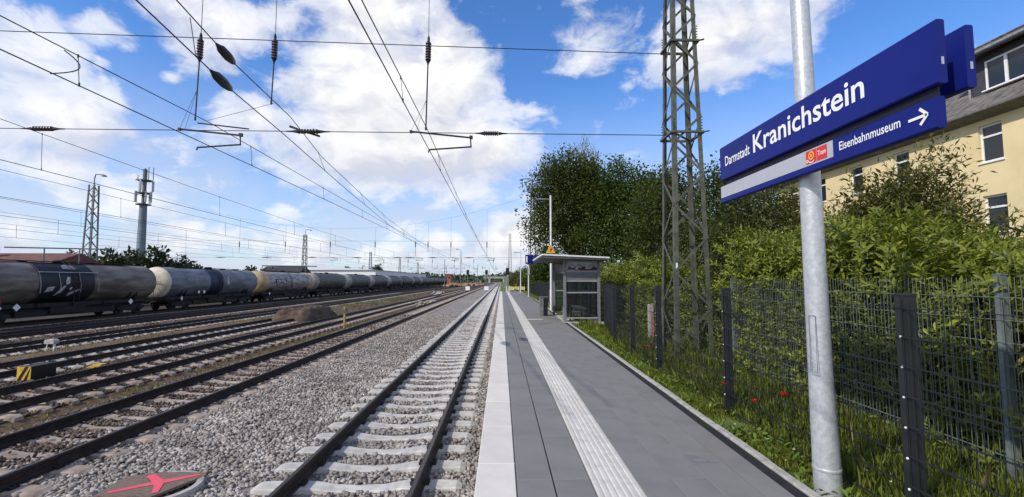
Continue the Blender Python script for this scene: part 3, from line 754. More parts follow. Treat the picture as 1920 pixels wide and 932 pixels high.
lattice_mast(2.3, 121, .30, 14.5, .95, .4, 'distant lattice mast past the end of the platform', False, 0, None, None, lh=.10)
mg = mat('far_mast_steel', (.16,.17,.18), .7)
for k, (px_, yy) in enumerate(((-50,56.5),(-50,117),(-50,175.5),(-50,226),(-50,275))):
    lattice_mast(px_, yy, -.7, 14.7 if k < 2 else 14.0, 1.15, .62, ('lattice mast with lamp standing behind the black-banded tank wagon','lattice mast behind the beige-ended tank wagon near the dark roof','lattice mast beside the end of the long white hall roof','slim lattice mast far beyond the tank wagons','slim lattice mast far beyond the tank wagons')[k], False, 1 if k < 2 else 0, 'lattice masts on the far side of the yard', mg, lh=.13)
for k, (px_, yy) in enumerate(((-22,178),(-12,232),(-30,250),(-8,300),(3.0,178),(3.0,240))):
    t = thing('catenary_post', (px_, yy, -.5), 'thin steel catenary post far down the line', 'mast', 'far catenary posts')
    b_ = MB(); b_.tube([(0,0,0),(0,0,11)], [.16,.1], 6); add_obj('post', b_.mesh('post'), mg, t)
    b_ = MB(); b_.tube([(0,0,6.2),(-2.6,0,6.6)], .05, 5); b_.tube([(0,0,7.8),(-2.6,0,6.7)], .03, 5); add_obj('cantilever', b_.mesh('cantilever'), mg, t)

# ------------------------------------------------------------------ overhead line
WR = .0105
def wire_pair(xf, zc, zm, y0, y1, first, label, dy=5.3, z_sup=None, sup=(11.2, 66, 121, 176, 231)):
    """contact wire and messenger with droppers; xf gives the sideways place"""
    t = thing('overhead_line', (xf(y0), y0, zc), label, 'overhead line', 'overhead lines above the tracks')
    o = parent_org(t)
    def zmes(y):
        s = sorted(sup, key=lambda q: abs(q-y))[:2]; span = 55.0; u = min(abs(y-q) for q in sup)/span
        return zm-.55*4*u*(1-u)*.55
    ys = [y0+(y1-y0)*(i/60)**1.6 for i in range(61)]
    b_ = MB(); b_.tube([(xf(y),y,zc) for y in ys], WR, 5); build('contact_wire', b_, M_WIRE, t)
    b_ = MB(); b_.tube([(xf(y)-.05,y,zmes(y)) for y in ys], WR*.9, 5); build('messenger_wire', b_, M_WIRE, t)
    y = first; k = 0
    while y < min(y1, 150):
        if all(abs(y-q) > 1.2 for q in sup):
            b_ = MB(); b_.tube([(xf(y),y,zc),(xf(y)-.05,y,zmes(y))], .006 if y < 30 else .010, 4); b_.tube([(xf(y),y,zc-.015),(xf(y),y,zc+.05)], .014, 5); b_.tube([(xf(y)-.05,y,zmes(y)-.04),(xf(y)-.05,y,zmes(y)+.02)], .013, 5)
            build('dropper', b_, M_WIRE, t)
        y += dy; k += 1
    return t
zig = lambda x0, amp, ph: (lambda y: x0+amp*(1-2*abs(((y-11.2+ph)/55.) % 2-1)))
wire_pair(lambda y: -1.82-.004*(y-11.2), 5.60, 6.12, -2, 330, 8.2, 'overhead line above the platform track')
wire_pair(lambda y: -7.17-.002*(y-6.5)-.0105*max(0,y-18)+.0105*max(0,y-66), 5.62, 6.22, -2, 330, 7.7, 'overhead line above the track with dusty sleepers', 5.4)
wire_pair(lambda y: -13.6-.055*max(0,y-12)+.055*max(0,y-66), 5.6, 6.75, -2, 300, 13.7, 'overhead line above the dead-end siding', 9.5)
wire_pair(lambda y: -19.6-.03*(max(0,y-18)), 5.6, 6.8, 0, 300, 24, 'overhead line above the tan dirt strip', 9.5)
wire_pair(lambda y: -25.2-.02*(max(0,y-18)), 5.6, 6.7, 0, 300, 28, 'overhead line above the dark siding', 9.5)
wire_pair(lambda y: -31.5, 5.6, 6.9, 4, 300, 33, 'overhead line above the tank wagons', 9.5)
wire_pair(lambda y: -37.5, 5.6, 6.9, 8, 300, 36, 'overhead line beyond the tank wagons', 9.5)
# the slanting second wire run with in-line insulators
def insulator(b_, a, b, r=.055, n=6, ribs=7):
    a, b = Vector(a), Vector(b); pts = []; rs = []
    for i in range(ribs):
        for q, rr in ((.0, .62), (.25, 1.0), (.6, 1.0), (.85, .62)):
            pts.append(a+(b-a)*((i+q)/ribs)); rs.append(r*rr)
    b_.tube(pts, rs, 10)
def rod_insulator(parent, a, b, r=.06, cap=.22):
    a, b = Vector(a), Vector(b); d = b-a
    q = MB(); insulator(q, a+d*cap, b-d*cap, r); o = build('insulator', q, M_INSB, parent, True)
    q = MB(); q.tube([a, a+d*cap*.5, a+d*cap], [r*.22, r*.35, r*.75], 8); q.tube([b-d*cap, b-d*cap*.5, b], [r*.75, r*.35, r*.22], 8); build('end_fitting', q, M_GALV if r < .055 else M_WIRE, o, True)
ov = thing('overhead_line', (-4.5, 5, 5.75), 'slanting overhead wire run with two black in-line insulators', 'overhead line', 'overhead lines above the tracks')
A_ = [(-4.10,1.5,5.75),(-4.48,5.47,5.75),(-4.76,7.35,5.75)]; A2 = [(-4.88,8.15,5.75),(-5.11,10.56,5.75),(-5.75,16.2,5.75),(-7.0,29.1,5.72),(-7.9,45,5.66),(-8.4,66,5.6)]
B_ = [(-4.25,1.5,6.45),(-4.76,6.49,6.42),(-4.93,7.73,6.40)]; B2 = [(-5.04,8.47,6.40),(-5.25,11.2,6.38),(-5.9,14.9,6.36),(-7.3,29,6.3),(-8.2,45,6.2),(-8.5,66,6.15)]
for P_ in (A_, A2): q = MB(); q.tube(P_, WR, 5); build('contact_wire', q, M_WIRE, ov)
for P_ in (B_, B2): q = MB(); q.tube(P_, WR, 5); build('messenger_wire', q, M_WIRE, ov)
M_COMP = mat('black_insulator', (.02,.02,.022), .4, var=.1)
for a, b in ((A_[-1], A2[0]), (B_[-1], B2[0])):
    a, b = Vector(a), Vector(b); q = MB(); q.tube([a, a+(b-a)*.12, a+(b-a)*.25, a+(b-a)*.6, a+(b-a)*.85, b], [.02,.04,.075,.085,.06,.02], 10); build('insulator', q, M_COMP, ov, True)
for y, xa, xb in ((6.9,-4.70,-4.82),(14.2,-5.52,-5.78),(20.5,-6.15,-6.4),(27,-6.8,-7.1),(35,-7.35,-7.65)):
    q = MB(); q.tube([(xa,y,5.75),(xb,y,6.38)], .007, 4); build('dropper', q, M_WIRE, ov)
# contact-loop jumper above track two
q = MB(); q.tube([(-7.22+.16*math.sin(PI*t_/10)+(-.05*t_/10), 7.25+.25*t_/10+.22*math.sin(PI*t_/10), 5.62+(6.14-5.62)*t_/10) for t_ in range(11)], .009, 6)
single('jumper_cable', q, M_WIRE, 'curved jumper cable linking two wires above the second track', 'cable')

def cross_span(Y, xs, xr, xl, zu, zl, label, near):
    t = thing('cross_span', (xr, Y, zl), label, 'cross span', 'cross spans holding the overhead lines')
    rw = .0105 if near else .014
    zu_ = lambda x: zu[0]+(zu[1]-zu[0])*(xr-x)/(xr-xl)
    zl_ = lambda x: zl+.05*(xr-x)/16 if near else zl
    for f_, nm in ((zu_, 'upper_cable'), (zl_, 'lower_cable')):
        q = MB(); q.tube([(xr+(xl-xr)*i/16, Y, f_(xr+(xl-xr)*i/16)) for i in range(17)], rw, 5); build(nm, q, M_WIRE, t)
    q = MB(); N_ = 24                                       # sagging head span
    q.tube([(xr+(xl-xr)*i/N_, Y, 14.8-5.0*4*(i/N_)*(1-i/N_)) for i in range(N_+1)], rw*.6, 5); build('head_cable', q, M_WIRE, t)
    zh = lambda x: 14.8-5.0*4*((xr-x)/(xr-xl))*(1-(xr-x)/(xr-xl))
    for x, arm, zb in xs:
        zi0, zi1 = (8.38, 7.78) if near else (7.9, 7.1)
        q = MB(); q.tube([(x+.02,Y,zh(x)),(x+.01,Y,zi0)], rw*.8, 4); q.tube([(x,Y,zi1),(x-.03,Y,zb)], rw*1.7, 6)
        if near: q.tube([(x-.03,Y,zb+.12),(x-.03,Y,zb-.03)], [.018,.028], 6); q.lathe([(.0,0),(.03,.03),(.035,.1),(.015,.17)], 8, 'z', (x+.01,Y,zi0-.04))
        h = build('hanger', q, M_WIRE, t)
        if near: rod_insulator(h, (x+.01,Y,zi0+.06), (x,Y,zi1-.05), .074, .16)
        else: q = MB(); q.tube([(x,Y,zi0),(x,Y,zi1)], .07, 6); build('insulator', q, M_INSB, h)
        if arm:
            q = MB(); s = 1; z0 = zl_(x)
            q.tube([(x-.40,Y,z0+.03),(x+1.10,Y,z0-.12)], rw*2.2 if near else .03, 6)
            q.tube([(x+1.08,Y,z0-.06),(x+1.10,Y,z0-.37)], rw*1.6 if near else .02, 6)
            q.tube([(x+1.10,Y,z0-.35),(x+.06,Y,z0-.43),(x+.04,Y,z0-.50)], rw*2.0 if near else .03, 6)
            if near: q.box(x+1.06,x+1.14,Y-.03,Y+.03,z0-.15,z0-.07); q.tube([(x-.02,Y,zb+.75),(x-.40,Y,z0+.04)], .004, 4); q.tube([(x-.02,Y,zb+.75),(x-.27,Y,z0+.02)], .004, 4); q.box(x-.43,x-.37,Y-.025,Y+.025,z0-.01,z0+.06)
            build('steady_arm', q, M_WIRE, t)
    if near:
        for x0, x1 in ((-.66,.14),(-5.35,-4.25),(-11.75,-10.7)): rod_insulator(t, (x0,Y,zl_(x0)), (x1,Y,zl_(x1)), .062, .27)
        for p in (((-7.5,Y,6.2),(-6.25,Y,6.06)),): q = MB(); q.tube(p, .018, 6); build('steady_arm', q, M_WIRE, t)
        q = MB(); q.tube([(-5.66,Y,6.72),(-7.25,Y,6.27)], .005, 4); build('tie_wire', q, M_WIRE, t)
        q = MB(); q.tube([(-5.3,Y+.1,6.17),(-5.02,Y+.1,6.07),(-4.55,Y+.1,5.92)], [.03,.022,.026], 6); q.tube([(-4.55,Y,5.93),(-4.68,Y,6.1)], .007, 4); build('steady_arm', q, M_WIRE, t)
    else:
        for x, arm, zb in xs:
            q = MB(); q.tube([(x-1.9,Y,zl),(x-2.6,Y,zl),(x-3.3,Y,zl)], [.03,.07,.03], 6); build('insulator', q, M_INSB, t)
    return t
cross_span(11.2, [(-1.86,True,6.10),(-5.70,False,6.72),(-7.54,True,6.30)], 4.15, -50, (8.1,9.4), 5.98, 'cross span of cables with brown insulators hung from the near lattice mast', True)
for k, Y in enumerate((66, 121, 176)):
    cross_span(Y, [(-2.1,True,5.75),(-7.3,True,5.75),(-10.6,False,6.4),(-12.4,True,5.75),(-18.2,True,5.75),(-24.6,True,5.75),(-31,False,6.3),(-37.5,False,6.3)], 4.3 if k == 0 else 2.2, -50, (8.0,8.0), 5.62, ('cross span of cables hung from the mast beside the trees','cross span of cables hung from the mast past the platform end','farthest cross span of cables above the yard')[k], False)

# ------------------------------------------------------------------ shelter
HX0, HX1, HY0, HY1 = 2.42, 3.72, 17.4, 21.0
sh = thing('waiting_shelter', (3.05, 19.2, .76), 'grey steel and glass waiting shelter with flat overhanging roof', 'shelter')
q = MB(); q.box(2.30,3.9,17.1,21.3,.60,.757); build('floor_slab', q, M_KERB, sh)
for x, y in ((HX0,HY0),(HX1,HY0),(HX0,HY1),(HX1,HY1),(HX1,19.2)):
    q = MB(); q.box(x-.05,x+.05,y-.05,y+.05,.757,3.12); build('post', q, M_GREYS, sh)
rz = lambda x: 3.29-.045*(x-1.5)
q = MB(); q.prism([(1.52,rz(1.52)-.09),(1.62,rz(1.62)-.13),(3.95,rz(3.95)-.10),(4.0,rz(4.0)-.08),(4.0,rz(4.0)),(1.52,rz(1.52))], 16.85, 21.6); rf = build('roof', q, mat('roof_underside',(.10,.10,.105),.6), sh)
q = MB(); q.prism([(1.50,rz(1.5)-.035),(4.02,rz(4.02)-.035),(4.02,rz(4.02)+.02),(1.50,rz(1.5)+.02)], 16.82, 16.85); q.box(1.49,1.52,16.85,21.6,rz(1.5)-.045,rz(1.5)+.015)
q.prism([(1.50,rz(1.5)+.002),(4.02,rz(4.02)+.002),(4.02,rz(4.02)+.02),(1.50,rz(1.5)+.02)], 16.851, 21.6); build('roof_trim', q, mat('roof_trim_white',(.72,.72,.72),.5,var=.04), rf)
def bay(x0, y0, x1, y1):
    """wall bay between two posts: rails, poster, grey board, glass"""
    d = Vector((x1-x0, y1-y0, 0)); L = d.length; d /= L
    P_ = lambda s: (x0+d.x*s, y0+d.y*s)
    def slab(name, z0, z1, m, th, par=sh):
        a, b = P_(.06), P_(L-.06); b_ = MB(); b_.bar((a[0],a[1],(z0+z1)/2),(b[0],b[1],(z0+z1)/2), th, z1-z0); return build(name, b_, m, par)
    for z in (3.05, 2.66, 2.30, 1.86, .90): slab('rail', z-.022, z+.022, mat('shelter_rail',(.34,.34,.345),.5,var=.05), .05)
    slab('board', 2.33, 2.63, M_PANEL, .03)
    for z0, z1 in ((1.89,2.27),(.93,1.83)): slab('glass_pane', z0, z1, M_GLASS, .012)
    return slab('poster', 2.69, 3.02, mat('poster_pale',(.50,.50,.52),.5,(.30,.29,.31),3), .02)
po = bay(HX0,HY0,HX1,HY0)
# poster print: dark streaks and a red band
pm_d, pm_r = mat('poster_dark',(.03,.03,.035),.5), mat('poster_red',(.16,.02,.03),.5)
org_y = HY0-.0125
for k in range(9):
    x = HX0+.10+k*.13; b_ = MB(); b_.prism([(x,2.73),(x+.16,2.735),(x+.20,2.80+.07*math.sin(k*2.1)),(x+.05,2.78+.08*math.cos(k*1.7))], org_y-.002, org_y+.001, 'y'); build('print', b_, pm_d if k % 3 else pm_r, po)
b_ = MB(); b_.prism([(HX0+.55,2.70),(HX0+1.2,2.70),(HX0+1.2,2.75),(HX0+.6,2.77)], org_y-.004, org_y-.001, 'y'); build('print', b_, pm_r, po)
for k in range(4):
    b_ = MB(); b_.tube([(HX0+.15+k*.25,org_y-.003,2.82),(HX0+.25+k*.25,org_y-.003,2.93),(HX0+.42+k*.25,org_y-.003,2.86)], .012, 4); build('print', b_, pm_d, po)
bay(HX1,HY0,HX1,19.2); bay(HX1,19.2,HX1,HY1); bay(HX0,HY1,HX1,HY1)
q = MB(); q.box(3.15,3.6,18.2,20.6,1.17,1.21); q.box(3.2,3.25,18.4,18.45,.757,1.17); q.box(3.2,3.25,20.3,20.35,.757,1.17); build('bench', q, M_GREYS, sh)
q = MB(); q.box(HX0-.02,HX0+.06,HY0+.06,HY0+.5,.80,1.32); build('side_board', q, M_GREYS, sh)

# bicycle parked in the shelter
bk = thing('bicycle', (2.75, 18.8, .757), 'black bicycle with red light parked inside the shelter', 'bicycle')
def wheel(cx, cy, cz, r):
    q = MB(); q.tube([(cx+.0, cy+r*math.cos(2*PI*i/20), cz+r*math.sin(2*PI*i/20)) for i in range(21)], .022, 6, False); wh = build('wheel', q, M_BLACK, bk)
    q = MB()
    for i in range(8): q.tube([(cx,cy,cz),(cx,cy+r*math.cos(PI*i/4),cz+r*math.sin(PI*i/4))], .003, 3)
    build('spokes', q, M_GALV, wh)
BX = 2.72
for y in (18.15, 19.2): wheel(BX, y, 1.10, .33)
q = MB()
for a, b in (((18.15,1.10),(18.35,1.55)),((18.35,1.55),(18.95,1.60)),((18.35,1.55),(18.62,1.05)),((18.62,1.05),(18.95,1.60)),((18.15,1.10),(18.62,1.05)),((18.95,1.60),(19.2,1.10)),((18.95,1.60),(18.93,1.78)),((18.35,1.55),(18.33,1.68))):
    q.tube([(BX,a[0],a[1]),(BX,b[0],b[1])], .018, 6)
build('frame', q, M_BLACK, bk)
q = MB(); q.tube([(BX-.28,18.90,1.80),(BX,18.95,1.78),(BX+.28,18.90,1.80)], .014, 6); build('handlebar', q, M_BLACK, bk)
q = MB(); q.prism([(BX-.07,18.2),(BX+.07,18.2),(BX+.03,18.48),(BX-.03,18.48)], 1.68, 1.73, 'z'); build('saddle', q, M_BLACK, bk)
q = MB(); q.box(BX-.10,BX+.10,17.98,18.06,1.45,1.60); build('bag', q, mat('dark_red_bag',(.10,.012,.015),.6), bk)
# litter bin
bn = thing('litter_bin', (1.86, 20.4, .76), 'tall grey litter bin standing on the platform beside the shelter', 'litter bin')
q = MB(); q.box(1.70,1.86,20.2,20.62,.757,1.58); build('body', q, mat('bin_grey',(.20,.20,.21),.5), bn)
q = MB(); q.box(1.862,2.05,20.22,20.60,.757,1.50); build('door', q, M_BLACK, bn)
q = MB(); q.box(1.69,2.06,20.18,20.64,1.582,1.60); build('lid', q, M_GREYS, bn)

# ------------------------------------------------------------------ lamps and platform signs
M_LAMP = mat('lamp_post_white', (.62,.62,.62), .5, var=.06)
def lamp_post(x, y, z0, z1, arm, label):
    t = thing('lamp_post', (x, y, z0), label, 'lamp post', 'platform lamp posts'); H = z1-z0
    q = MB(); q.tube([(0,0,0),(0,0,1.2),(0,0,1.25),(0,0,H)], [.075,.075,.06,.05], 12); add_obj('pole', q.mesh('pole',smooth=True), M_LAMP, t)
    q = MB(); q.tube([(0,0,H-.22),(-arm*.4,0,H-.2)], .03, 8); q.box(-arm,-arm*.35,-.09,.09,H-.24,H-.18); add_obj('lamp_head', q.mesh('lamp_head'), M_GREYS, t)
    return t
l1 = lamp_post(2.62, 24.0, .62, 6.85, .78, 'slim white lamp post rising behind the shelter roof')
q = MB(); q.prism([(-.25,0),(.25,0),(.06,.40),(-.06,.40)], -.10, -.07, 'y'); q.v = [(a-.02,b,c+3.14) for a,b,c in q.v]; ws = add_obj('warning_sign', q.mesh('warning_sign'), M_YELL, l1)
q = MB(); q.prism([(-.05,3.22),(.03,3.22),(.08,3.36),(0,3.44),(-.07,3.34)], -.105, -.101, 'y'); add_obj('pictogram', q.mesh('pictogram'), M_RED, ws)
lamp_post(2.45, 58, .62, 6.1, .9, 'white lamp post near the far end of the platform')
lamp_post(1.4, 96, .1, 6.0, .9, 'white lamp post beyond the end of the platform')
s1 = thing('track_sign', (2.60, 43.5, .6), 'blue platform sign with a white number one on a post', 'sign')
q = MB(); q.tube([(2.60,43.5,.55),(2.60,43.5,7.0)], .065, 10); build('post', q, M_LAMP, s1, True)
q = MB(); q.box(2.28,3.08,43.38,43.44,3.90,4.78); nb = build('number_panel', q, M_BLUE, s1)
q = MB(); q.box(3.10,4.50,43.38,43.44,3.95,4.74); np_ = build('name_panel', q, M_BLUE, s1)
R_FR = Matrix(((1,0,0,0),(0,0,-1,0),(0,1,0,0),(0,0,0,1)))
me = text_mesh('1', .58, .03); me.transform(R_FR); oo = parent_org(nb); add_obj('lettering', me, M_WHITE, nb, (2.36-oo.x, 43.375-oo.y, 4.06-oo.z))
for z, x0, x1 in ((4.22,3.25,4.4),(4.08,3.6,4.35)): q = MB(); q.box(x0,x1,43.376,43.379,z-.035,z+.035); build('text_line', q, M_WHITE, np_)
q = MB(); q.box(2.50,2.70,43.36,43.42,2.9,3.5); build('speaker', q, M_GALV, s1)
# signal and barriers past the end of the platform
ss = thing('signal', (.95, 72, .0), 'black signal head above a grey cabinet past the platform end', 'signal')
q = MB(); q.tube([(.95,72,-.1),(.95,72,4.2)], .08, 8); build('post', q, M_GALV, ss); q = MB(); q.box(.72,1.22,71.8,72.0,3.2,4.3); build('signal_head', q, M_BLACK, ss); q = MB(); q.box(.4,1.15,71.7,71.95,1.2,3.0); build('cabinet', q, mat('cabinet_grey',(.25,.26,.25),.6), ss)
for x, y, lab in ((-7.9,108,'black signal head on a post between the second and third track'),(-3.5,108,'black signal head on a post between the platform track and the second track')):
    t = thing('signal', (x, y, -.3), lab, 'signal'); q = MB(); q.tube([(0,0,0),(0,0,4.6)], .09, 8); add_obj('post', q.mesh('post'), mg, t)
    q = MB(); q.box(-.32,.32,-.2,-.05,4.0,5.1); add_obj('signal_head', q.mesh('signal_head'), M_BLACK, t); q = MB(); q.box(-.5,.5,-.3,-.26,.35,1.25); add_obj('marker_board', q.mesh('marker_board'), M_WHITE, t)
for k, (x, y) in enumerate(((1.55,66.5),(2.3,66.8),(3.1,67.2))):
    t = thing('barrier', (x, y, .2), 'yellow barrier frame closing off the platform end', 'barrier', 'yellow barriers at the platform end'); q = MB(); q.tube([(-.32,0,0),(-.32,0,1.25),(.32,0,1.25),(.32,0,0)], .04, 6); add_obj('frame', q.mesh('frame'), mat('pale_yellow',(.75,.62,.18),.6), t)
    q = MB(); q.box(-.30,.30,-.02,.02,.75,1.2); add_obj('board', q.mesh('board'), mat('pale_yellow2',(.72,.66,.30),.6), t)
for x in (.75, 1.15): q = MB(); q.tube([(x,66.0,-.1),(x,66.0,1.5)], .055, 8); single('barrier_post', q, M_WHITE, 'white post at the end of the platform', 'post', 'white posts at the platform end')
# stubs beside the mast
for k, (x, y, lab) in enumerate(((4.55,13.9,'short concrete post with pink-red paint beside the lattice mast'),(4.72,13.5,'short plain concrete post beside the lattice mast'))):
    t = thing('concrete_post', (x, y, .42), lab, 'post'); q = MB(); q.box(-.07,.07,-.07,.07,-.1,1.15); q.prism([(-.07,1.15),(.07,1.15),(.05,1.18),(-.05,1.18)], -.07, .07, 'y'); add_obj('shaft', q.mesh('shaft'), M_KERB, t)
    if k == 0: q = MB(); q.box(-.02,.072,-.074,-.0705,.2,.95); add_obj('paint_patch', q.mesh('paint_patch'), mat('faded_red',(.45,.16,.18),.8,(.35,.2,.2),9), t)

# ------------------------------------------------------------------ yellow building
BXF = 18.0; BY0, BY1 = 8.0, 29.0; EAVE = 8.42
M_WALL = mat('yellow_render', (.77,.63,.37), .9, (.68,.545,.31), .6, bump=.08, bscale=60)
M_ROOF = mat('grey_roof_tile', (.19,.172,.155), .85, (.10,.092,.085), 3, objvar=.12)
M_SLATE = mat('slate_cladding', (.055,.06,.07), .7, (.04,.044,.05), 4)
M_FRAME = mat('white_window_frame', (.80,.80,.80), .4, var=.03)
bd = thing('yellow_house', (BXF, 18, .4), 'yellow rendered building with grey tiled roof behind the hedge', 'building')
wins = [(y, z) for y in (10.0, 12.6, 15.65, 19.4, 22.0, 24.6, 27.0) for z in (1.4, 4.05, 6.70)]
WW, WH = .82, 1.40
# front wall cut into piers and spandrels round the openings
ys = sorted(set(y for y, _ in wins)); zs = sorted(set(z for _, z in wins))
ycuts = [BY0]+[v for y in ys for v in (y, y+WW)]+[BY1]; zc_ = [.3]+[v for z in zs for v in (z, z+WH)]+[EAVE]
q = MB()
for i in range(len(ycuts)-1):
    for j in range(len(zc_)-1):
        if i % 2 == 1 and j % 2 == 1: continue
        k = len(q.v); a, b, c, d = ycuts[i], ycuts[i+1], zc_[j], zc_[j+1]; q.v += [(BXF,a,c),(BXF,b,c),(BXF,b,d),(BXF,a,d)]; q.f.append((k,k+3,k+2,k+1))
for y, z in wins:                                   # reveals
    k = len(q.v); q.v += [(BXF,y,z),(BXF,y+WW,z),(BXF,y+WW,z+WH),(BXF,y,z+WH),(BXF+.16,y,z),(BXF+.16,y+WW,z),(BXF+.16,y+WW,z+WH),(BXF+.16,y,z+WH)]
    q.f += [(k,k+1,k+5,k+4),(k+1,k+2,k+6,k+5),(k+2,k+3,k+7,k+6),(k+3,k,k+4,k+7)]
me = bpy.data.meshes.new('wall'); me.from_pydata([(x-BXF,y-18,z-.4) for x,y,z in q.v], [], q.f); me.update(); add_obj('wall', me, M_WALL, bd)
q = MB(); q.add([(BXF,BY0,.3),(BXF+9,BY0,.3),(BXF+9,BY0,EAVE),(BXF,BY0,EAVE),(BXF+4.5,BY0,12.3)],[(0,1,2,4,3)]); q.add([(BXF,BY1,.3),(BXF+9,BY1,.3),(BXF+9,BY1,EAVE),(BXF,BY1,EAVE),(BXF+4.5,BY1,12.3)],[(3,4,2,1,0)]); q.add([(BXF+9,BY0,.3),(BXF+9,BY1,.3),(BXF+9,BY1,EAVE),(BXF+9,BY0,EAVE)],[(0,1,2,3)])
build('wall', q, M_WALL, bd)
def window(y, z, wd, hg, x, par, split_v=False):
    fr = MB(); t = .07; xf = x+.10
    fr.box(xf,xf+.05,y,y+t,z,z+hg); fr.box(xf,xf+.05,y+wd-t,y+wd,z,z+hg); fr.box(xf,xf+.05,y+t,y+wd-t,z,z+t); fr.box(xf,xf+.05,y+t,y+wd-t,z+hg-t,z+hg)
    if split_v: fr.box(xf-.01,xf+.05,y+wd/2-.05,y+wd/2+.05,z+t,z+hg-t)
    else: fr.box(xf-.01,xf+.05,y+t,y+wd-t,z+hg*.66,z+hg*.66+.07)
    f_ = build('window', fr, M_FRAME, par)
    g_ = MB(); g_.box(xf+.03,xf+.04,y+t,y+wd-t,z+t,z+hg-t); build('pane', g_, M_WINGL, f_)
    s_ = MB(); s_.box(x-.05,x+.12,y-.04,y+wd+.04,z-.05,z-.004); build('sill', s_, M_FRAME, f_)
    c_ = MB(); c_.box(xf+.07,xf+.075,y+t,y+t+wd*.28,z+t,z+hg-t); build('curtain', c_, mat('curtain',(.45,.42,.38),.9), f_)
for y, z in wins: window(y, z, WW, WH, BXF, bd)
# eaves, roof slope with tile courses, shed dormer
q = MB(); q.prism([(BXF-.45,EAVE+.02),(BXF+.0,EAVE-.12),(BXF+.02,EAVE+.25),(BXF-.40,EAVE+.14)], BY0-.3, BY1+.3); q.tube([(BXF-.5,BY0-.3,EAVE+.10),(BXF-.5,BY1+.3,EAVE+.10)], .085, 8); build('eaves_gutter', q, mat('eaves_grey',(.17,.155,.14),.8), bd)
slope = (12.3-EAVE)/4.5
nc = 20; roofp = add_obj('roof', None, None, bd)
for k in range(nc):
    x0 = BXF-.42+k*(4.95/nc); x1 = x0+4.95/nc+.05; zf = lambda x: EAVE+.16+(x-BXF+.42)*slope*.93
    q = MB(); n_t = 70
    for i in range(n_t):
        a = BY0-.3+(BY1-BY0+.6)*i/n_t; b = a+(BY1-BY0+.6)/n_t-.012; dz = random.uniform(-.006,.006)
        q.add([(x0,a,zf(x0)+.05+dz),(x0,b,zf(x0)+.05+dz),(x1,b,zf(x1)+.03+dz),(x1,a,zf(x1)+.03+dz),(x0,a,zf(x0)),(x0,b,zf(x0))],[(0,1,2,3),(4,5,1,0)])
    o = build('tile_course', q, M_ROOF, roofp); o['kind'] = 'stuff'
q = MB(); q.add([(BXF-.4,BY0-.3,EAVE+.12),(BXF+4.5,BY0-.3,12.2),(BXF+4.5,BY1+.3,12.2),(BXF-.4,BY1+.3,EAVE+.12)],[(0,1,2,3)]); q.add([(BXF+4.5,BY0-.3,12.2),(BXF+9.4,BY0-.3,EAVE),(BXF+9.4,BY1+.3,EAVE),(BXF+4.5,BY1+.3,12.2)],[(0,1,2,3)]); build('roof_deck', q, M_ROOF, roofp)
dm = add_obj('dormer', None, None, bd)
DX, DY0, DY1 = BXF+.75, 9.0, 17.25
q = MB(); q.box(DX,DX+3.2,DY0,DY1,9.0,11.05); build('dormer_wall', q, M_SLATE, dm)
q = MB(); q.prism([(DX-.45,11.02),(DX+4.5,12.35),(DX+4.5,12.5),(DX-.45,11.22)], DY0-.3, DY1+.3); build('dormer_roof', q, M_ROOF, dm)
for k in range(8):
    q = MB(); x0 = DX-.47+k*.42; z0 = 11.24+k*.42*.2687
    for i in range(34):
        a = DY0-.3+i*.26; q.add([(x0,a,z0+.045),(x0,a+.25,z0+.045),(x0+.46,a+.25,z0+.14),(x0+.46,a,z0+.14),(x0,a,z0),(x0,a+.25,z0)],[(0,1,2,3),(4,5,1,0)])
    build('tile_course', q, M_ROOF, dm)['kind'] = 'stuff'
q = MB(); q.tube([(DX-.5,DY0-.3,11.06),(DX-.5,DY1+.3,11.06)], .07, 8); q.tube([(DX-.06,DY1+.05,11.0),(DX-.06,DY1+.05,9.35)], .04, 8); build('gutter', q, mat('zinc',(.30,.31,.33),.5), dm)
for y in (9.9, 12.3, 15.25): window(y, 9.62, 1.45, 1.15, DX-.14, bd, True)

# ------------------------------------------------------------------ vegetation
def crown_leaves(lobes, n, ls, m, clus=14, spread=.35, shell=.55, hang=0.0, wr=.55):
    lob = np.array([l[:6] for l in lobes], float); vol = np.array([l[3]*l[4]*l[5] for l in lobes])**.75; nc = n//clus
    idx = RNG.choice(len(lob), nc, p=vol/vol.sum()); d = RNG.normal(size=(nc,3)); d /= np.linalg.norm(d,axis=1)[:,None]
    r = RNG.uniform(shell, 1.0, (nc,1))**.8*(1+.16*np.sin(d[:,:1]*5+idx[:,None])*np.sin(d[:,1:2]*6))
    C = lob[idx,:3]+d*r*lob[idx,3:6]
    P = np.repeat(C, clus, 0)+np.clip(RNG.normal(0, spread, (nc*clus,3)), -1.5*spread, 1.5*spread)
    out_ = np.repeat(d, clus, 0)+RNG.normal(0,.8,(nc*clus,3))
    if hang: out_ = out_*.3; out_[:,2] -= hang; P[:,2] -= np.abs(RNG.normal(0,spread*2.5,len(P)))
    N = RNG.normal(0,.6,(len(P),3)); N[:,2] += 1.0
    L = ls*RNG.uniform(.6,1.4,len(P))
    return leaves(P, out_, N, L, L*wr*RNG.uniform(.8,1.2,len(P)), False, .2)
def limb(mb, a, b, r0, r1, wob=.12):
    a, b = Vector(a), Vector(b); L = (b-a).length; pts = []
    for i in range(5):
        t = i/4; p = a.lerp(b, t)
        if 0 < i < 4: p += Vector((random.uniform(-1,1),random.uniform(-1,1),random.uniform(-.4,.4)))*L*wob*.4
        pts.append(p)
    mb.tube(pts, [r0+(r1-r0)*i/4 for i in range(5)], 7)
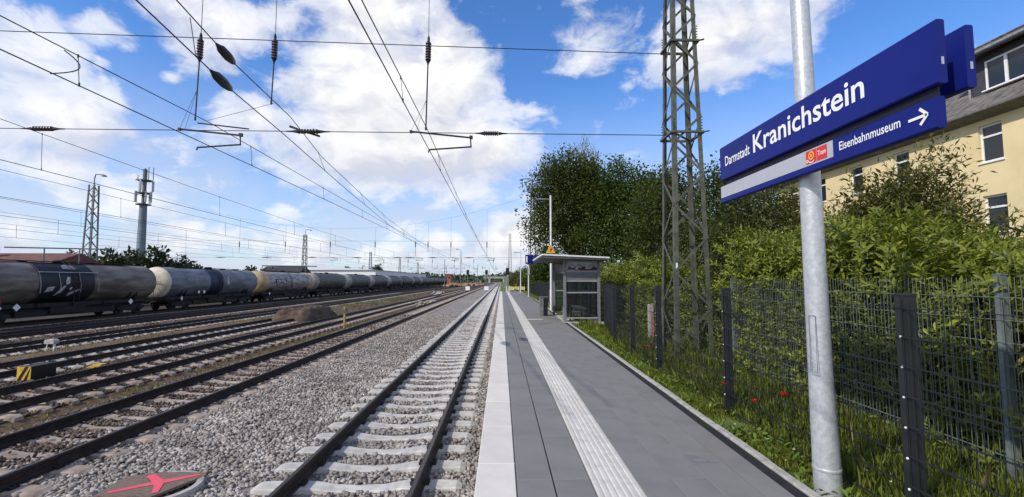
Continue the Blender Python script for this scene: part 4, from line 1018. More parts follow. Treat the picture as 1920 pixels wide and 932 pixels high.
def tree(name, x, y, z, lobes, n, ls, m, label, group=None, trunk=.2, clus=14, spread=.35, shell=.5, hang=0.0, fork=.35, cat='tree', wr=.55, bark=None):
    t = thing(name, (x,y,z), label, cat, group)
    top = max(l[2] for l in lobes)
    b_ = MB(); H = top-.0; f = Vector((random.uniform(-.2,.2),random.uniform(-.2,.2),H*fork))
    limb(b_, (0,0,-.2), f, trunk, trunk*.75, .05)
    for l in lobes:
        limb(b_, f, (l[0],l[1],l[2]), trunk*.55, trunk*.12)
        for _ in range(2): limb(b_, (l[0]*.7+f.x*.3,l[1]*.7+f.y*.3,l[2]*.7+f.z*.3), (l[0]+random.uniform(-.7,.7)*l[3],l[1]+random.uniform(-.7,.7)*l[4],l[2]+random.uniform(-.2,.8)*l[5]), trunk*.25, trunk*.06)
    add_obj('trunk', b_.mesh('trunk',smooth=True), bark or M_BARK, t)
    if n >= 20000:                                  # small outer boughs break the outline
        extra = []
        for _ in range(16):
            l = random.choice(lobes); d = Vector((random.gauss(0,1),random.gauss(0,1),random.gauss(.35,1))).normalized(); f_ = random.uniform(.95,1.2); r_ = random.uniform(.22,.42)
            extra.append((l[0]+d.x*l[3]*f_, l[1]+d.y*l[4]*f_, l[2]+d.z*l[5]*f_, l[3]*r_, l[4]*r_, l[5]*r_))
        b2 = MB()
        for e_ in extra: l = min(lobes, key=lambda q_: (q_[0]-e_[0])**2+(q_[1]-e_[1])**2+(q_[2]-e_[2])**2); limb(b2, l[:3], e_[:3], trunk*.16, trunk*.05)
        add_obj('boughs', b2.mesh('boughs',smooth=True), bark or M_BARK, t)
        lobes = lobes+extra
    V, Fc = crown_leaves(lobes, n, ls, m, clus, spread, shell, hang, wr)
    add_obj('crown', np_mesh('crown', V, Fc), m, t)
    return t
# big dark trees behind the shelter
tree('broadleaf_tree', 5.4, 34, .4, [(-2.0,0,6.0,1.8,2.0,1.9),(-2.0,0,8.6,1.4,1.8,1.5),(-.3,0,9.3,1.9,2.0,1.7),(1.3,-.3,8.0,2.0,2.2,2.2),(-.3,.5,7.0,2.2,2.2,2.0),(.9,0,4.9,1.8,1.8,2.0),(-1.4,0,10.3,.9,.9,.9),(.6,0,10.2,.8,.8,.8)], 40000, .18, L_TREE, 'tall dark green tree standing behind the waiting shelter', trunk=.26, shell=.35, clus=34, spread=.42)
tree('broadleaf_tree', 9.2, 33, .4, [(-1.7,0,8.3,1.8,2.0,1.8),(.4,0,8.9,1.6,2.0,1.4),(2.0,0,8.0,1.6,2.0,1.6),(-.6,0,10.2,.7,.7,.8),(0,0,6.2,2.6,2.4,2.4),(-1.6,-.5,4.6,1.8,1.8,2.0),(1.7,0,5.0,2.0,2.0,2.2)], 38000, .19, L_TREE2, 'leafy green tree filling the gap between the shelter and the near mast', trunk=.24, shell=.35, clus=34, spread=.42)
tree('birch_tree', 7.9, 44, .4, [(-.6,0,14.2,1.1,1.1,1.5),(.9,0,14.0,1.2,1.1,1.6),(0,0,11.8,2.0,1.8,2.0),(.2,0,15.6,.7,.7,.9),(-1.3,0,12.6,.8,.8,1.3)], 3600, .15, L_BIRCH, 'thin-crowned birch poking out above the dark trees', trunk=.16, spread=.22, clus=10, hang=1.0, fork=.6)
tree('broadleaf_tree', 8.1, 21.5, .4, [(-.9,0,4.9,1.4,1.5,1.6),(.7,0,5.4,1.4,1.5,1.5),(-.2,0,3.0,1.8,1.7,1.8),(1.7,0,3.8,1.4,1.4,1.7),(.3,0,6.4,.9,.9,.9)], 20000, .14, L_TREE, 'dark tree behind the lower half of the near mast', trunk=.16, shell=.35, spread=.32, clus=30)
tree('broadleaf_tree', 9.7, 18.5, .4, [(-.9,0,4.5,1.4,1.5,1.5),(.6,0,4.9,1.4,1.4,1.4),(0,0,2.8,2.0,1.8,1.9),(1.8,0,3.8,1.4,1.4,1.6),(-.3,0,5.9,.9,.9,.9)], 20000, .14, L_TREE, 'dark tree showing between the mast and the station sign', trunk=.16, shell=.35, spread=.32, clus=30)
tree('broadleaf_tree', 4.6, 47, .4, [(0,0,3.2,1.5,1.6,1.8),(-.9,0,2.2,1.0,1.2,1.4),(.8,0,4.0,1.2,1.3,1.3)], 6000, .26, L_TREE2, 'rounded bushy tree behind the platform number sign', trunk=.14, shell=.35)
for k, (x, y, s) in enumerate(((4.3,70,1.0),(5.0,78,1.2),(3.8,86,.9),(6.4,95,1.3),(3.6,108,1.1),(5.5,125,1.6),(3.5,150,1.4))):
    tree('line_side_bush', x, y, .2, [(0,0,1.9*s,1.4*s,1.5*s,1.5*s),(.9*s,0,2.5*s,1.1*s,1.2*s,1.2*s),(-.8*s,0,1.3*s,1.0*s,1.2*s,1.0*s)], 2600, .34, L_TREE2 if k % 2 else L_BUSH, 'green lineside bush past the platform end', 'lineside bushes past the platform end', .1, shell=.3)
# feathery shrubs in front of the yellow building
def shrub(x, y, lobes, n, ls, m, label, wr=.28):
    return tree('shrub', x, y, .42, lobes, n, ls, m, label, None, .07, 9, .16, .35, 0.0, .3, 'shrub', wr)
shrub(8.5, 9.1, [(-1.5,0,2.2,1.0,1.0,1.3),(-.5,0,2.6,1.0,1.0,1.3),(.4,0,2.7,.7,.8,1.3),(.42,-.1,4.1,.24,.24,.7),(.0,.2,3.6,.4,.4,.6),(-.8,0,3.3,.5,.5,.6),(.75,0,3.2,.3,.3,.6)], 20000, .125, L_BUSH, 'tall feathery shrub in front of the yellow facade')
shrub(7.4, 12.6, [(-.8,0,2.6,1.0,1.0,1.3),(.5,0,2.9,1.0,1.0,1.4),(-.2,0,4.0,.6,.6,.8),(.9,0,3.9,.4,.4,.7)], 12000, .13, L_BUSH, 'dark feathery shrub directly behind the sign pole')
shrub(8.6, 7.6, [(-.3,0,1.6,.8,.8,1.1),(.6,0,1.5,.7,.7,1.0),(.1,0,2.5,.3,.3,.6)], 8000, .12, L_BUSH, 'low feathery shrub under the window of the yellow building')
shrub(6.9, 16.0, [(-.6,0,2.2,.9,1.0,1.3),(.6,0,2.6,1.0,1.0,1.4),(0,0,3.6,.6,.6,.8)], 9000, .14, L_TREE, 'dark shrub right behind the near lattice mast')

# laurel hedge: upright shoots with long leaves
def laurel(name, x0, x1, y0, y1, top, n_shoot, label, zb=.42, lf=15, ll=.125):
    h = thing(name, ((x0+x1)/2, (y0+y1)/2, zb), label, 'hedge'); o = parent_org(h)
    sx = RNG.uniform(x0,x1,n_shoot); sy = RNG.uniform(y0,y1,n_shoot)
    tz = top(sx,sy)*RNG.uniform(.93,1.06,n_shoot)
    front = RNG.random(n_shoot) < .66
    ez = np.where(front, zb+.15+(tz-zb)*RNG.uniform(.0,1,n_shoot), tz)     # side shoots end lower
    bx = sx.copy(); ex = np.where(front, np.where(RNG.random(n_shoot)<.8, x0+RNG.normal(-.12,.12,n_shoot), sx), sx+RNG.normal(0,.06,n_shoot)); ey = sy+RNG.normal(0,.1,n_shoot)
    L = RNG.uniform(.28,.5,n_shoot)
    dirs = np.stack([np.where(front,-.75,0)+RNG.normal(0,.3,n_shoot), RNG.normal(-.05,.35,n_shoot), np.where(front,.55,1.0)+RNG.normal(0,.15,n_shoot)],1); dirs /= np.linalg.norm(dirs,axis=1)[:,None]
    tip = np.stack([ex,ey,ez],1); base = tip-dirs*L[:,None]
    t = np.tile(np.linspace(.05,1,lf),(n_shoot,1)); P = base[:,None]+dirs[:,None]*(L[:,None]*t)[:,:,None]
    ang = (np.arange(lf)*2.4)[None]+RNG.uniform(0,6.28,(n_shoot,1)); a = np.cross(dirs,[0.31,.2,.93]); a /= np.linalg.norm(a,axis=1)[:,None]; b = np.cross(dirs,a)
    rad = a[:,None]*np.cos(ang)[:,:,None]+b[:,None]*np.sin(ang)[:,:,None]
    up_ = (.35+.75*t)[:,:,None]; A = rad+dirs[:,None]*up_+RNG.normal(0,.15,P.shape)
    N = dirs[:,None]*1.0-rad*.4+RNG.normal(0,.15,P.shape)
    ln = ll*RNG.uniform(.7,1.25,P.shape[:2])*(1-.35*t**3)
    V, Fc = leaves(P.reshape(-1,3), A.reshape(-1,3), N.reshape(-1,3), ln.ravel(), ln.ravel()*.36, True, .3)
    add_obj('foliage', np_mesh('foliage', V-np.array(o[:]), Fc), L_LAUR, h)
    # inner mass of older leaves
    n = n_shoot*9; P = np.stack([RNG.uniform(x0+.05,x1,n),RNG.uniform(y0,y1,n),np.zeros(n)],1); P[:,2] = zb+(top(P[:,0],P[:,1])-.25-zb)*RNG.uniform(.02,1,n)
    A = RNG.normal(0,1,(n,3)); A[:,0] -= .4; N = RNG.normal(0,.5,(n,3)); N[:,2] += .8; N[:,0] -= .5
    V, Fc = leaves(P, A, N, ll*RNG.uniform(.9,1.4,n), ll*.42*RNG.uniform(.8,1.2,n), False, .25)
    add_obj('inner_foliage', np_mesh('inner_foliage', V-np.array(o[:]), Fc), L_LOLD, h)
    yy = y0
    while yy < y1:
        q = MB(); xx = random.uniform(x0+.3,x1-.2); limb(q, (xx,yy,zb-.1), (xx+random.uniform(-.3,.3),yy+random.uniform(-.3,.3),zb+1.6), .03, .012, .1); build('stem', q, M_BARK, h); yy += .55
    return h
def htop(x, y):
    return np.interp(y, [1.5,4.0,5.0,5.8,6.6,7.4,8.8,9.8], [2.55,2.5,2.62,3.05,3.0,2.85,3.1,2.95])+.12*np.sin(y*4.3)+.07*np.sin(y*9.1)
laurel('laurel_hedge', 4.78, 6.2, 1.6, 9.6, htop, 2500, 'laurel hedge with bright upright shoots behind the grey-green fence')
laurel('laurel_hedge', 5.0, 6.6, 13.6, 24.5, lambda x, y: 2.85+.2*np.sin(y*1.7)+.08*np.sin(y*5.1), 1500, 'laurel bushes with yellowish leaves between the shelter and the mast', .42, 12, .15)
laurel('laurel_hedge', 5.3, 6.3, 9.9, 13.4, lambda x, y: 2.2+.15*np.sin(y*3.7), 600, 'low laurel bush growing behind the foot of the lattice mast', .42, 11, .13)

# poppies and white flowers in the verge
for k, (x, y, z) in enumerate(((2.95,9.3,.97),(2.80,5.75,1.02),(2.86,5.2,.95),(2.93,4.75,1.13),(3.4,9.9,1.02))):
    g0 = float(vz(np.array(x))); t = thing('poppy', (x,y,g0), ('red poppy low in the grass beside a fence post near the mast','red poppy against the fence post before the poppy pair','small red poppy beside the larger poppy near the sign pole','large red poppy on a tall stem near the sign pole','red poppy behind the fence at the foot of the mast')[k], 'flower', 'poppies in the verge')
    q = MB(); q.tube([(0,0,0),(.02,.01,(z-g0)*.6),(0,0,z-g0)], .003, 5); add_obj('stem', q.mesh('stem'), M_STEM, t)
    rp = .030 if k != 3 else .036
    for i in range(5):
        a = 2*PI*i/5+k; q = MB(); n = 5
        for r_, zz, ww in ((.003,0,.15),(rp*.6,rp*.15,.55),(rp,rp*.55,.62),(rp*1.12,rp*.95,.4)):
            for j in range(n): th = a+(j/(n-1)-.5)*2*ww; q.v.append((r_*math.cos(th), r_*math.sin(th), z-g0+zz+random.uniform(-.002,.002)))
        for r0 in range(3):
            for j in range(n-1): q.f.append((r0*n+j,r0*n+j+1,(r0+1)*n+j+1,(r0+1)*n+j))
        add_obj('petal', q.mesh('petal'), L_POPPY, t)
    q = MB(); q.lathe([(.002,0),(.008,.006),(.007,.014),(.001,.018)], 8, 'z', (0,0,z-g0)); add_obj('seed_head', q.mesh('seed_head'), M_BLACK, t)
for k, (x, y) in enumerate(((2.50,4.35),(2.62,4.15),(2.8,4.0),(2.95,3.75),(2.9,3.45),(2.52,5.0),(2.45,4.0),(3.05,4.1))):
    g0 = float(vz(np.array(x))); t = thing('clover_flower', (x,y,g0), 'tiny white clover flower in the verge near the sign pole', 'flower', 'white clover flowers'); hh = random.uniform(.10,.19)
    q = MB(); q.tube([(0,0,0),(.01,0,hh)], .002, 4); add_obj('stem', q.mesh('stem'), M_STEM, t)
    Vv, Ff = leaves(np.tile([.01,0,hh],(16,1)), np.concatenate([RNG.normal(0,1,(16,2)),RNG.uniform(0,1.5,(16,1))],1), RNG.normal(0,1,(16,3)), np.full(16,.014), np.full(16,.006)); add_obj('blossom', np_mesh('blossom',Vv,Ff), L_CLOV, t)

# ------------------------------------------------------------------ tank wagons
TX, TZ, TR = -31.5, -.42, 1.43
def M_(name, c, c2=None, r=.55, sc=1.2): return mat(name, c, r, c2, sc, stretch=(1,.35,1.6), detail=7)
W_GREY = M_('tank_grey', (.215,.188,.158), (.085,.068,.054)); W_BLACK = M_('tank_black', (.018,.018,.02), (.012,.012,.013)); W_CREAM = M_('tank_cream', (.66,.61,.49), (.50,.45,.35))
W_BLUEG = M_('tank_blue_grey', (.20,.215,.245), (.10,.105,.115)); W_NAVY = M_('tank_navy', (.018,.03,.07), (.012,.018,.04)); W_BEIGE = M_('tank_beige', (.52,.39,.22), (.33,.24,.14))
W_SILV = M_('tank_dirty_silver', (.36,.34,.32), (.12,.105,.10), .4, 2.0); W_BROWN = M_('tank_brown', (.10,.082,.072), (.055,.044,.04)); W_DARK = M_('tank_dark_grey', (.10,.094,.088), (.045,.04,.036)); W_RING = M_('tank_pale_ring', (.36,.34,.31), (.22,.20,.18))
W_UNDER = mat('wagon_underframe', (.022,.02,.019), .8, (.012,.011,.01), 4)
TA, TLh = 2.55, 7.35                                   # tank axis height, half length of the barrel
def barrel(y0, y1, r=TR, n=40):
    q = MB(); st = [(r,y0),(r,y1)]; k = 0
    for rr, y in st:
        for j in range(n): t = 2*PI*j/n; q.v.append((rr*math.cos(t), y, TA+rr*math.sin(t)))
    for j in range(n): q.f.append((j,(j+1)%n,n+(j+1)%n,n+j))
    return q
def dome(s):
    q = MB(); q.lathe([(TR,s*TLh),(TR*.97,s*(TLh+.12)),(TR*.85,s*(TLh+.28)),(TR*.6,s*(TLh+.40)),(TR*.3,s*(TLh+.46)),(0.0,s*(TLh+.48))], 40, 'y', (0,0,TA)); return q.mesh('tank_end',smooth=True)
WM = {}
def cached(key, fn):
    if key not in WM: WM[key] = fn()
    return WM[key]
def frame_me():
    q = MB()
    for s in (-1,1): q.box(s*1.12-.08,s*1.12+.08,-7.75,7.75,.98,1.24)
    for y in (-7.7,-5.4,-2.5,0,2.5,5.4,7.7): q.box(-1.30,1.30,y-.09,y+.09,.97,1.235)
    for y in (-5.6,-5.0,5.0,5.6):
        q.prism([(-1.1,1.1),(1.1,1.1),(1.25,1.9),(.8,1.55),(0,1.3),(-.8,1.55),(-1.25,1.9)], y-.06, y+.06, 'y')
    q.box(-.5,.5,-2.0,2.0,.55,.98); q.box(-1.2,-.7,-1.2,1.4,.5,.97); q.box(.75,1.2,-1.6,1.0,.52,.97)
    q.box(-1.05,1.05,-3.7,3.7,.36,.75); q.box(-.9,.9,-7.0,7.0,.75,.97)  # lower boxes added to close off the sunlit ground under the wagon
    return q.mesh('underframe')
def bogie_me():
    q = MB()
    for s in (-1,1):
        q.prism([(-1.35,.45),(-1.1,.40),(-.6,.45),(-.3,.30),(.3,.30),(.6,.45),(1.1,.40),(1.35,.45),(1.3,.68),(.5,.78),(-.5,.78),(-1.3,.68)], s*1.0-.07, s*1.0+.07, 'x')
        for y in (-.9,.9): q.box(s*1.0-.11,s*1.0+.11,y-.16,y+.16,.34,.62)
    q.box(-1.0,1.0,-.25,.25,.6,.96)
    for y in (-.9,.9): q.tube([(-1.0,y,.46),(1.0,y,.46)], .08, 8)
    return q.mesh('bogie')
def wheel_me():
    q = MB(); q.lathe([(.10,-.07),(.40,-.05),(.46,-.065),(.49,-.06),(.49,-.045),(.46,-.04),(.455,.06),(.38,.05),(.10,.07)], 24, 'x'); return q.mesh('wheel',smooth=True)
def buffer_me():
    q = MB(); q.lathe([(.11,0),(.11,.32),(.08,.33),(.08,.52),(.22,.53),(.23,.56),(.20,.585),(.0,.60)], 14, 'y'); return q.mesh('buffer',smooth=True)
def walkway_me():
    q = MB(); q.box(-.38,.38,-5.5,5.5,TA+TR+.05,TA+TR+.085)
    for y in (-5,-2.5,0,2.5,5): q.box(-.3,.3,y-.03,y+.03,TA+TR-.06,TA+TR+.05)
    q.lathe([(.34,TA+TR-.05),(.34,TA+TR+.16),(.28,TA+TR+.20)], 14, 'z')
    return q.mesh('walkway')
def ladder_me():
    q = MB()
    for y in (-.2,.2): q.tube([(1.50,y,1.0),(1.52,y,2.6),(1.22,y,3.55),(.5,y,4.06)], .025, 5)
    for k in range(9): z = 1.2+k*.27; x = 1.51 if z < 2.6 else 1.52-(z-2.6)*.32; q.tube([(x,-.2,z),(x,.2,z)], .015, 4)
    return q.mesh('ladder')
def rail_me():
    q = MB(); q.tube([(1.30,-2.0,3.30),(1.30,2.4,3.30)], .03, 5)
    for y in (-1.95,-.6,.9,2.35): q.tube([(1.30,y,3.30),(1.50,y,2.4),(1.45,y,1.9)], .02, 4)
    return q.mesh('hand_rail')
def side_quad(y, z, wd, hg, rot=0):
    """small plate on the +X side of the wagon"""
    q = MB(); c, s = math.cos(rot), math.sin(rot); q.add([(0,a*c-b*s,a*s+b*c) for a,b in ((-wd/2,-hg/2),(wd/2,-hg/2),(wd/2,hg/2),(-wd/2,hg/2))]+[(-.012,a*c-b*s,a*s+b*c) for a,b in ((-wd/2,-hg/2),(wd/2,-hg/2),(wd/2,hg/2),(-wd/2,hg/2))],[(0,1,2,3),(7,6,5,4),(0,4,5,1),(1,5,6,2),(2,6,7,3),(3,7,4,0)]); return q
def surf_x(z): return math.sqrt(max(0,TR**2-(z-TA)**2))
def wagon(yc, label, segs, ends, detail, group):
    """segs: (y0,y1,material) barrel sections; ends: near, far material"""
    t = thing('tank_wagon', (TX, yc, TZ), label, 'tank wagon', group)
    for i, (a, b, m) in enumerate(segs): add_obj('tank' if i != 1 or len(segs) != 3 else 'tank_band', cached(('b',a,b), lambda: barrel(a,b).mesh('tank',smooth=True)), m, t)
    for s, m in ((-1,ends[0]),(1,ends[1])): add_obj('tank_end', cached(('d',s), lambda: dome(s)), m, t)
    if detail >= 1:
        for y in (-5.2,-2.6,2.6,5.2):
            add_obj('seam_band', cached(('s',y), lambda: barrel(y-.04,y+.04,TR+.008).mesh('seam_band',smooth=True)), W_RING if detail == 1 else segs[0][2], t)
    add_obj('underframe', cached('f', frame_me), W_UNDER, t)
    for y in (-5.3, 5.3):
        bg_ = add_obj('bogie', cached('bo', bogie_me), W_UNDER, t, (0,y,0))
        if detail >= 1:
            for dy in (-.9,.9):
                for s in (-1,1): add_obj('wheel', cached('w', wheel_me), W_UNDER, bg_, (s*.75,dy,.46))
    for sx_ in (-.875,.875):
        add_obj('buffer', cached('bu', buffer_me), W_UNDER, t, (sx_,7.75,1.06)); add_obj('buffer', cached('bu', buffer_me), W_UNDER, t, (sx_,-7.75,1.06), PI)
    add_obj('walkway', cached('wa', walkway_me), W_UNDER, t)
    if detail >= 2: add_obj('ladder', cached('la', ladder_me), W_UNDER, t, (0,-.1,0))
    return t
def plate(t, y, z, wd, hg, m, name='placard', rot=0, x=None):
    q = side_quad(y,z,wd,hg,rot); return add_obj(name, q.mesh(name), m, t, ((surf_x(z)+.02) if x is None else x, y, z))
def wtext(t, txt, y, z, h, m, wd=None, bold=.01):
    """lettering wrapped onto the +X side of the barrel; reads towards +Y"""
    me = text_mesh(txt, h, bold, width=wd)
    co = np.empty(len(me.vertices)*3, np.float32); me.vertices.foreach_get('co', co); co = co.reshape(-1,3)
    an = co[:,1]/TR+math.asin((z-TA)/TR); V = np.stack([np.cos(an)*(TR+.012), co[:,0]+y, TA+np.sin(an)*(TR+.012)],1)
    me.vertices.foreach_set('co', V.astype(np.float32).ravel()); me.update(); return add_obj('lettering', me, m, t)
def wpoly(t, pts, m, name='graffiti'):
    """spray-painted patch on the barrel: outline in (y, z), bent to the surface"""
    q = MB()
    for y, z in pts: q.v.append((surf_x(z)+.02, y, z))
    cy, cz = sum(p[0] for p in pts)/len(pts), sum(p[1] for p in pts)/len(pts); q.v.append((surf_x(cz)+.025, cy, cz)); n = len(pts)
    q.f = [(i,(i+1)%n,n) for i in range(n)]; return add_obj(name, q.mesh(name), m, t)
GRP = 'tank wagons of the goods train'
M_GRAF = mat('graffiti_white', (.50,.50,.50), .7, (.34,.34,.35), 4)
w1 = wagon(33.2, 'grey tank wagon with a black middle section and white graffiti', [(-TLh,-2.7,W_GREY),(-2.7,1.4,W_BLACK),(1.4,TLh,W_GREY)], (W_GREY,W_GREY), 2, GRP)
add_obj('hand_rail', cached('hr', rail_me), mat('rail_grey',(.4,.4,.42),.5), w1, (0,-.7,0))
for a in ([(-1.9,2.0),(-1.2,2.1),(-1.1,2.4),(-1.7,2.35)], [(-.9,1.75),(-.4,2.0),(-.1,2.4),(-.3,2.45),(-.7,2.1)], [(-.15,2.5),(.2,2.6),(.25,3.0),(0,3.05),(-.15,2.8)], [(.3,1.7),(.9,1.95),(1.4,2.15),(1.2,2.2),(.6,2.05),(.25,1.95)], [(.2,2.2),(.4,2.1),(.5,2.3),(.3,2.35)]): wpoly(w1, [(y*.8-.75, z-.05) for y, z in a], M_GRAF)
wpoly(w1, [(-.8,3.55),(.0,3.5),(.4,3.62),(.2,3.8),(-.3,3.85),(-.7,3.75)], mat('graffiti_grey',(.30,.30,.33),.6))
wtext(w1, 'K', -5.95, 2.35, .62, mat('dark_blue_print',(.03,.05,.22),.6), .45)
for y, z in ((-4.9,1.05),(-3.8,1.05),(5.0,1.04)): plate(w1, y, z, .34, .34, M_WHITE, 'placard', PI/4, 1.23)
plate(w1, -5.6, 1.1, .6, .3, M_WHITE, 'data_panel', 0, 1.23); plate(w1, -5.0+.0, 1.45, .35, .35, mat('dull_red',(.20,.03,.03),.7), 'data_panel', 0, 1.35)
w2 = wagon(49.8, 'tank wagon with cream near end, blue-grey side and navy band', [(-TLh,-1.7,W_BLUEG),(-1.7,.6,W_NAVY),(.6,TLh,W_BLUEG)], (W_CREAM,W_BLUEG), 2, GRP)
wtext(w2, 'VTG', -5.2, 2.75, .30, mat('faded_print',(.34,.37,.42),.6), 1.6)
for y in (-3.4,-2.6): plate(w2, y, 1.6, .26, .26, M_WHITE, 'placard', 0, 1.36)
plate(w2, -5.6, 1.06, .3, .3, M_WHITE, 'placard', PI/4, 1.23); plate(w2, 1.3, 2.75, .35, .9, M_GRAF, 'data_panel', .2)
q = MB(); q.tube([(-.55,-8.0,1.2),(-.55,-7.95,2.2),(.1,-7.95,2.6),(.9,-7.9,2.62)], .03, 5); q.tube([(.35,-8.0,1.2),(.3,-7.98,2.3)], .025, 5); add_obj('end_pipe', q.mesh('end_pipe'), W_UNDER, w2)
w3 = wagon(66.4, 'tank wagon with beige ends and streaked silver barrel', [(-TLh,-6.2,W_BEIGE),(-6.2,6.2,W_SILV),(6.2,TLh,W_BEIGE)], (W_BEIGE,W_BEIGE), 2, GRP)
plate(w3, -3.2, 2.65, 3.0, .62, mat('name_board_dark',(.05,.05,.055),.6), 'name_board', 0, TR+.03); wtext(w3, 'OVTG', -4.4, 2.45, .42, M_WHITE, 2.4).location.x += .06
plate(w3, -5.8, 1.06, .3, .3, M_WHITE, 'placard', PI/4, 1.23)
W_R = [(W_BROWN,W_RING),(W_DARK,W_RING),(W_DARK,W_RING),(W_DARK,W_RING),(W_BROWN,W_DARK)]
for k in range(11):
    yc = 83.0+16.6*k; bm_, rm = W_R[k % 5]
    
    if k > 6: bm_, rm = (W_DARK, W_DARK) if k % 2 else (W_BROWN, W_BROWN)
    nth = ('first','second','third','fourth','fifth','sixth','seventh','eighth','ninth','tenth','last')[k]
    lab = '%s tank wagon%s, %s behind the beige-ended wagon' % ('rust-brown' if bm_ == W_BROWN else 'dark grey', ' with pale end rings' if rm == W_RING else '', nth)
    wagon(yc, lab, [(-TLh,-6.6 if k == 0 else -6.5,rm),(-6.6 if k == 0 else -6.5,6.2,bm_),(6.2,TLh,rm)], (rm,rm), 1 if k < 4 else 0, GRP)

# ------------------------------------------------------------------ yard details on the left
# earth mound stopping the siding
bm = bmesh.new(); nx, ny = 26, 40; grid = []
for i in range(nx+1):
    row = []
    for j in range(ny+1):
        u, v = i/nx*2-1, j/ny*2-1; x, y = u*1.4, v*3.0
        hgt = min(1, max(0,(1-abs(u))*2.2))*min(1,max(0,(1-abs(v))*3.6)); hgt = hgt**.7*.85
        nz = .05*math.sin(x*3+y*1.1)+.05*math.sin(x*7.1-y*2.3)+.05*math.sin(y*5.7+x*11)+random.uniform(-.06,.06)
        row.append(bm.verts.new((x+.08*math.sin(y*3.1), y+.15*math.sin(x*4), hgt*(1+nz)-.06)))
    grid.append(row)
for i in range(nx):
    for j in range(ny): bm.faces.new((grid[i][j],grid[i+1][j],grid[i+1][j+1],grid[i][j+1]))
me = bpy.data.meshes.new('earth_mound'); bm.to_mesh(me); bm.free(); me.polygons.foreach_set('use_smooth',[True]*len(me.polygons))
tag(add_obj('earth_mound', me, mat('earth', (.115,.076,.052), .95, (.055,.037,.027), 2.5, bump=1.0, bscale=9), None, (-13.9, 33.0, -.40)), 'heap of brown earth closing off the dead-end siding', 'mound')
# yellow post
t = thing('marker_post', (-9.05,26.8,-.45), 'yellow marker post beside the earth mound', 'post'); q = MB(); q.tube([(0,0,0),(0,0,1.25)], .065, 8); add_obj('post', q.mesh('post'), mat('ochre_paint',(.42,.30,.07),.7,(.28,.2,.06),7), t); q = MB(); q.box(-.12,.12,-.10,.10,.95,1.12); add_obj('collar', q.mesh('collar'), M_MAST, t)
# striped buffer block
t = thing('track_box', (-12.85,13.0,-.36), 'black equipment box with yellow and black striped end beside the siding', 'box'); q = MB(); q.box(-.18,.18,-.2,.5,.0,.36); add_obj('body', q.mesh('body'), M_BLACK, t)
q = MB(); q.box(-.18,.18,-.215,-.202,.0,.36); fp = add_obj('striped_plate', q.mesh('striped_plate'), M_YELL, t)
for k in range(2): q = MB(); s = -.12+k*.17; q.prism([(s-.05,.0),(s+.04,.0),(min(.18,s+.24),.36),(min(.18,s+.15),.36)], -.219, -.216, 'y'); add_obj('stripe', q.mesh('stripe'), M_BLACK, fp)
q = MB(); q.box(-12.62,-12.38,14.6,14.85,-.40,-.27); q.prism([(-12.9,-.40),(-12.62,-.40),(-12.62,-.26)], 14.65, 14.9, 'y'); single('yellow_block', q, M_YELL, 'small yellow derailer block lying beside the siding rail', 'block')
q = MB(); q.box(-12.9,-12.6,11.6,11.75,-.42,-.32); single('stone_block', q, M_KERB, 'little grey concrete block beside the striped box', 'block')
# dwarf signal
t = thing('dwarf_signal', (-18.0,18.9,-.50), 'small white-hooded dwarf signal on the tan dirt strip', 'signal'); q = MB(); q.box(-.18,.20,-.12,.12,.30,.42); q.prism([(-.18,.42),(.20,.42),(.12,.48),(-.12,.48)], -.12, .12, 'y'); add_obj('hood', q.mesh('hood'), M_KERB, t); q = MB(); q.tube([(.12,0,-.05),(.12,0,.31)], .04, 6); q.tube([(-.14,0,.31),(-.22,0,.0)], .018, 5); add_obj('post', q.mesh('post'), M_WHITE, t)
# lumps of pale rubble between the tracks farther on
for k, (x, y) in enumerate(((-8.9,50),(-9.0,53.5),(-8.5,57))):
    P_ = np.stack([RNG.normal(x,.35,26),RNG.normal(y,.8,26),RNG.uniform(-.45,-.15,26)],1); o = stones('rubble_heap', P_, RNG.uniform(.09,.2,26), mat('pale_rubble',(.42,.37,.26),.9,(.30,.27,.19),4,island=.2), True); del o['kind']; o['kind'] = 'stuff'; o['label'] = 'pale rubble lying in heaps beside the second track'
# manhole with boards and pink cross
mh = thing('manhole', (-4.08,5.72,-.20), 'concrete manhole ring covered by a board sprayed with a pink cross', 'manhole')
q = MB(); q.lathe([(.46,-.15),(.46,.06),(.45,.075),(.385,.075),(.375,.06),(.375,-.15)], 36, 'z'); add_obj('ring', q.mesh('ring',smooth=True), M_KERB, mh)
q = MB(); q.lathe([(.32,-.02),(.0,-.02)], 24, 'z'); add_obj('shaft_floor', q.mesh('shaft_floor'), M_BLACK, mh)
RB = Matrix.Rotation(math.radians(14),4,'Z')
def lay(q, name, m, par, dz=0): me = q.mesh(name); me.transform(Matrix.Translation((-.05,-.01,.082+dz)) @ RB @ Matrix.Rotation(math.radians(4),4,'Y')); return add_obj(name, me, m, par)
q = MB(); q.prism([(-.46,-.28),(.12,-.36),(.48,.20),(.44,.28),(-.04,.34),(-.40,.24)], 0, .03, 'z'); bo = lay(q, 'board', M_WOOD, mh)
def stroke(pts, wd):
    q = MB()
    for i in range(len(pts)-1):
        a, b = Vector(pts[i]+(0,)), Vector(pts[i+1]+(0,)); d = (b-a).normalized(); n_ = Vector((-d.y,d.x,0)); w0, w1_ = wd[i]/2, wd[i+1]/2
        q.add([a-n_*w0,b-n_*w1_,b+n_*w1_,a+n_*w0],[(0,1,2,3)])
    q.v = [(x,y,.034+.0006*i_/10) for i_, (x,y,z) in enumerate(q.v)]
    return q
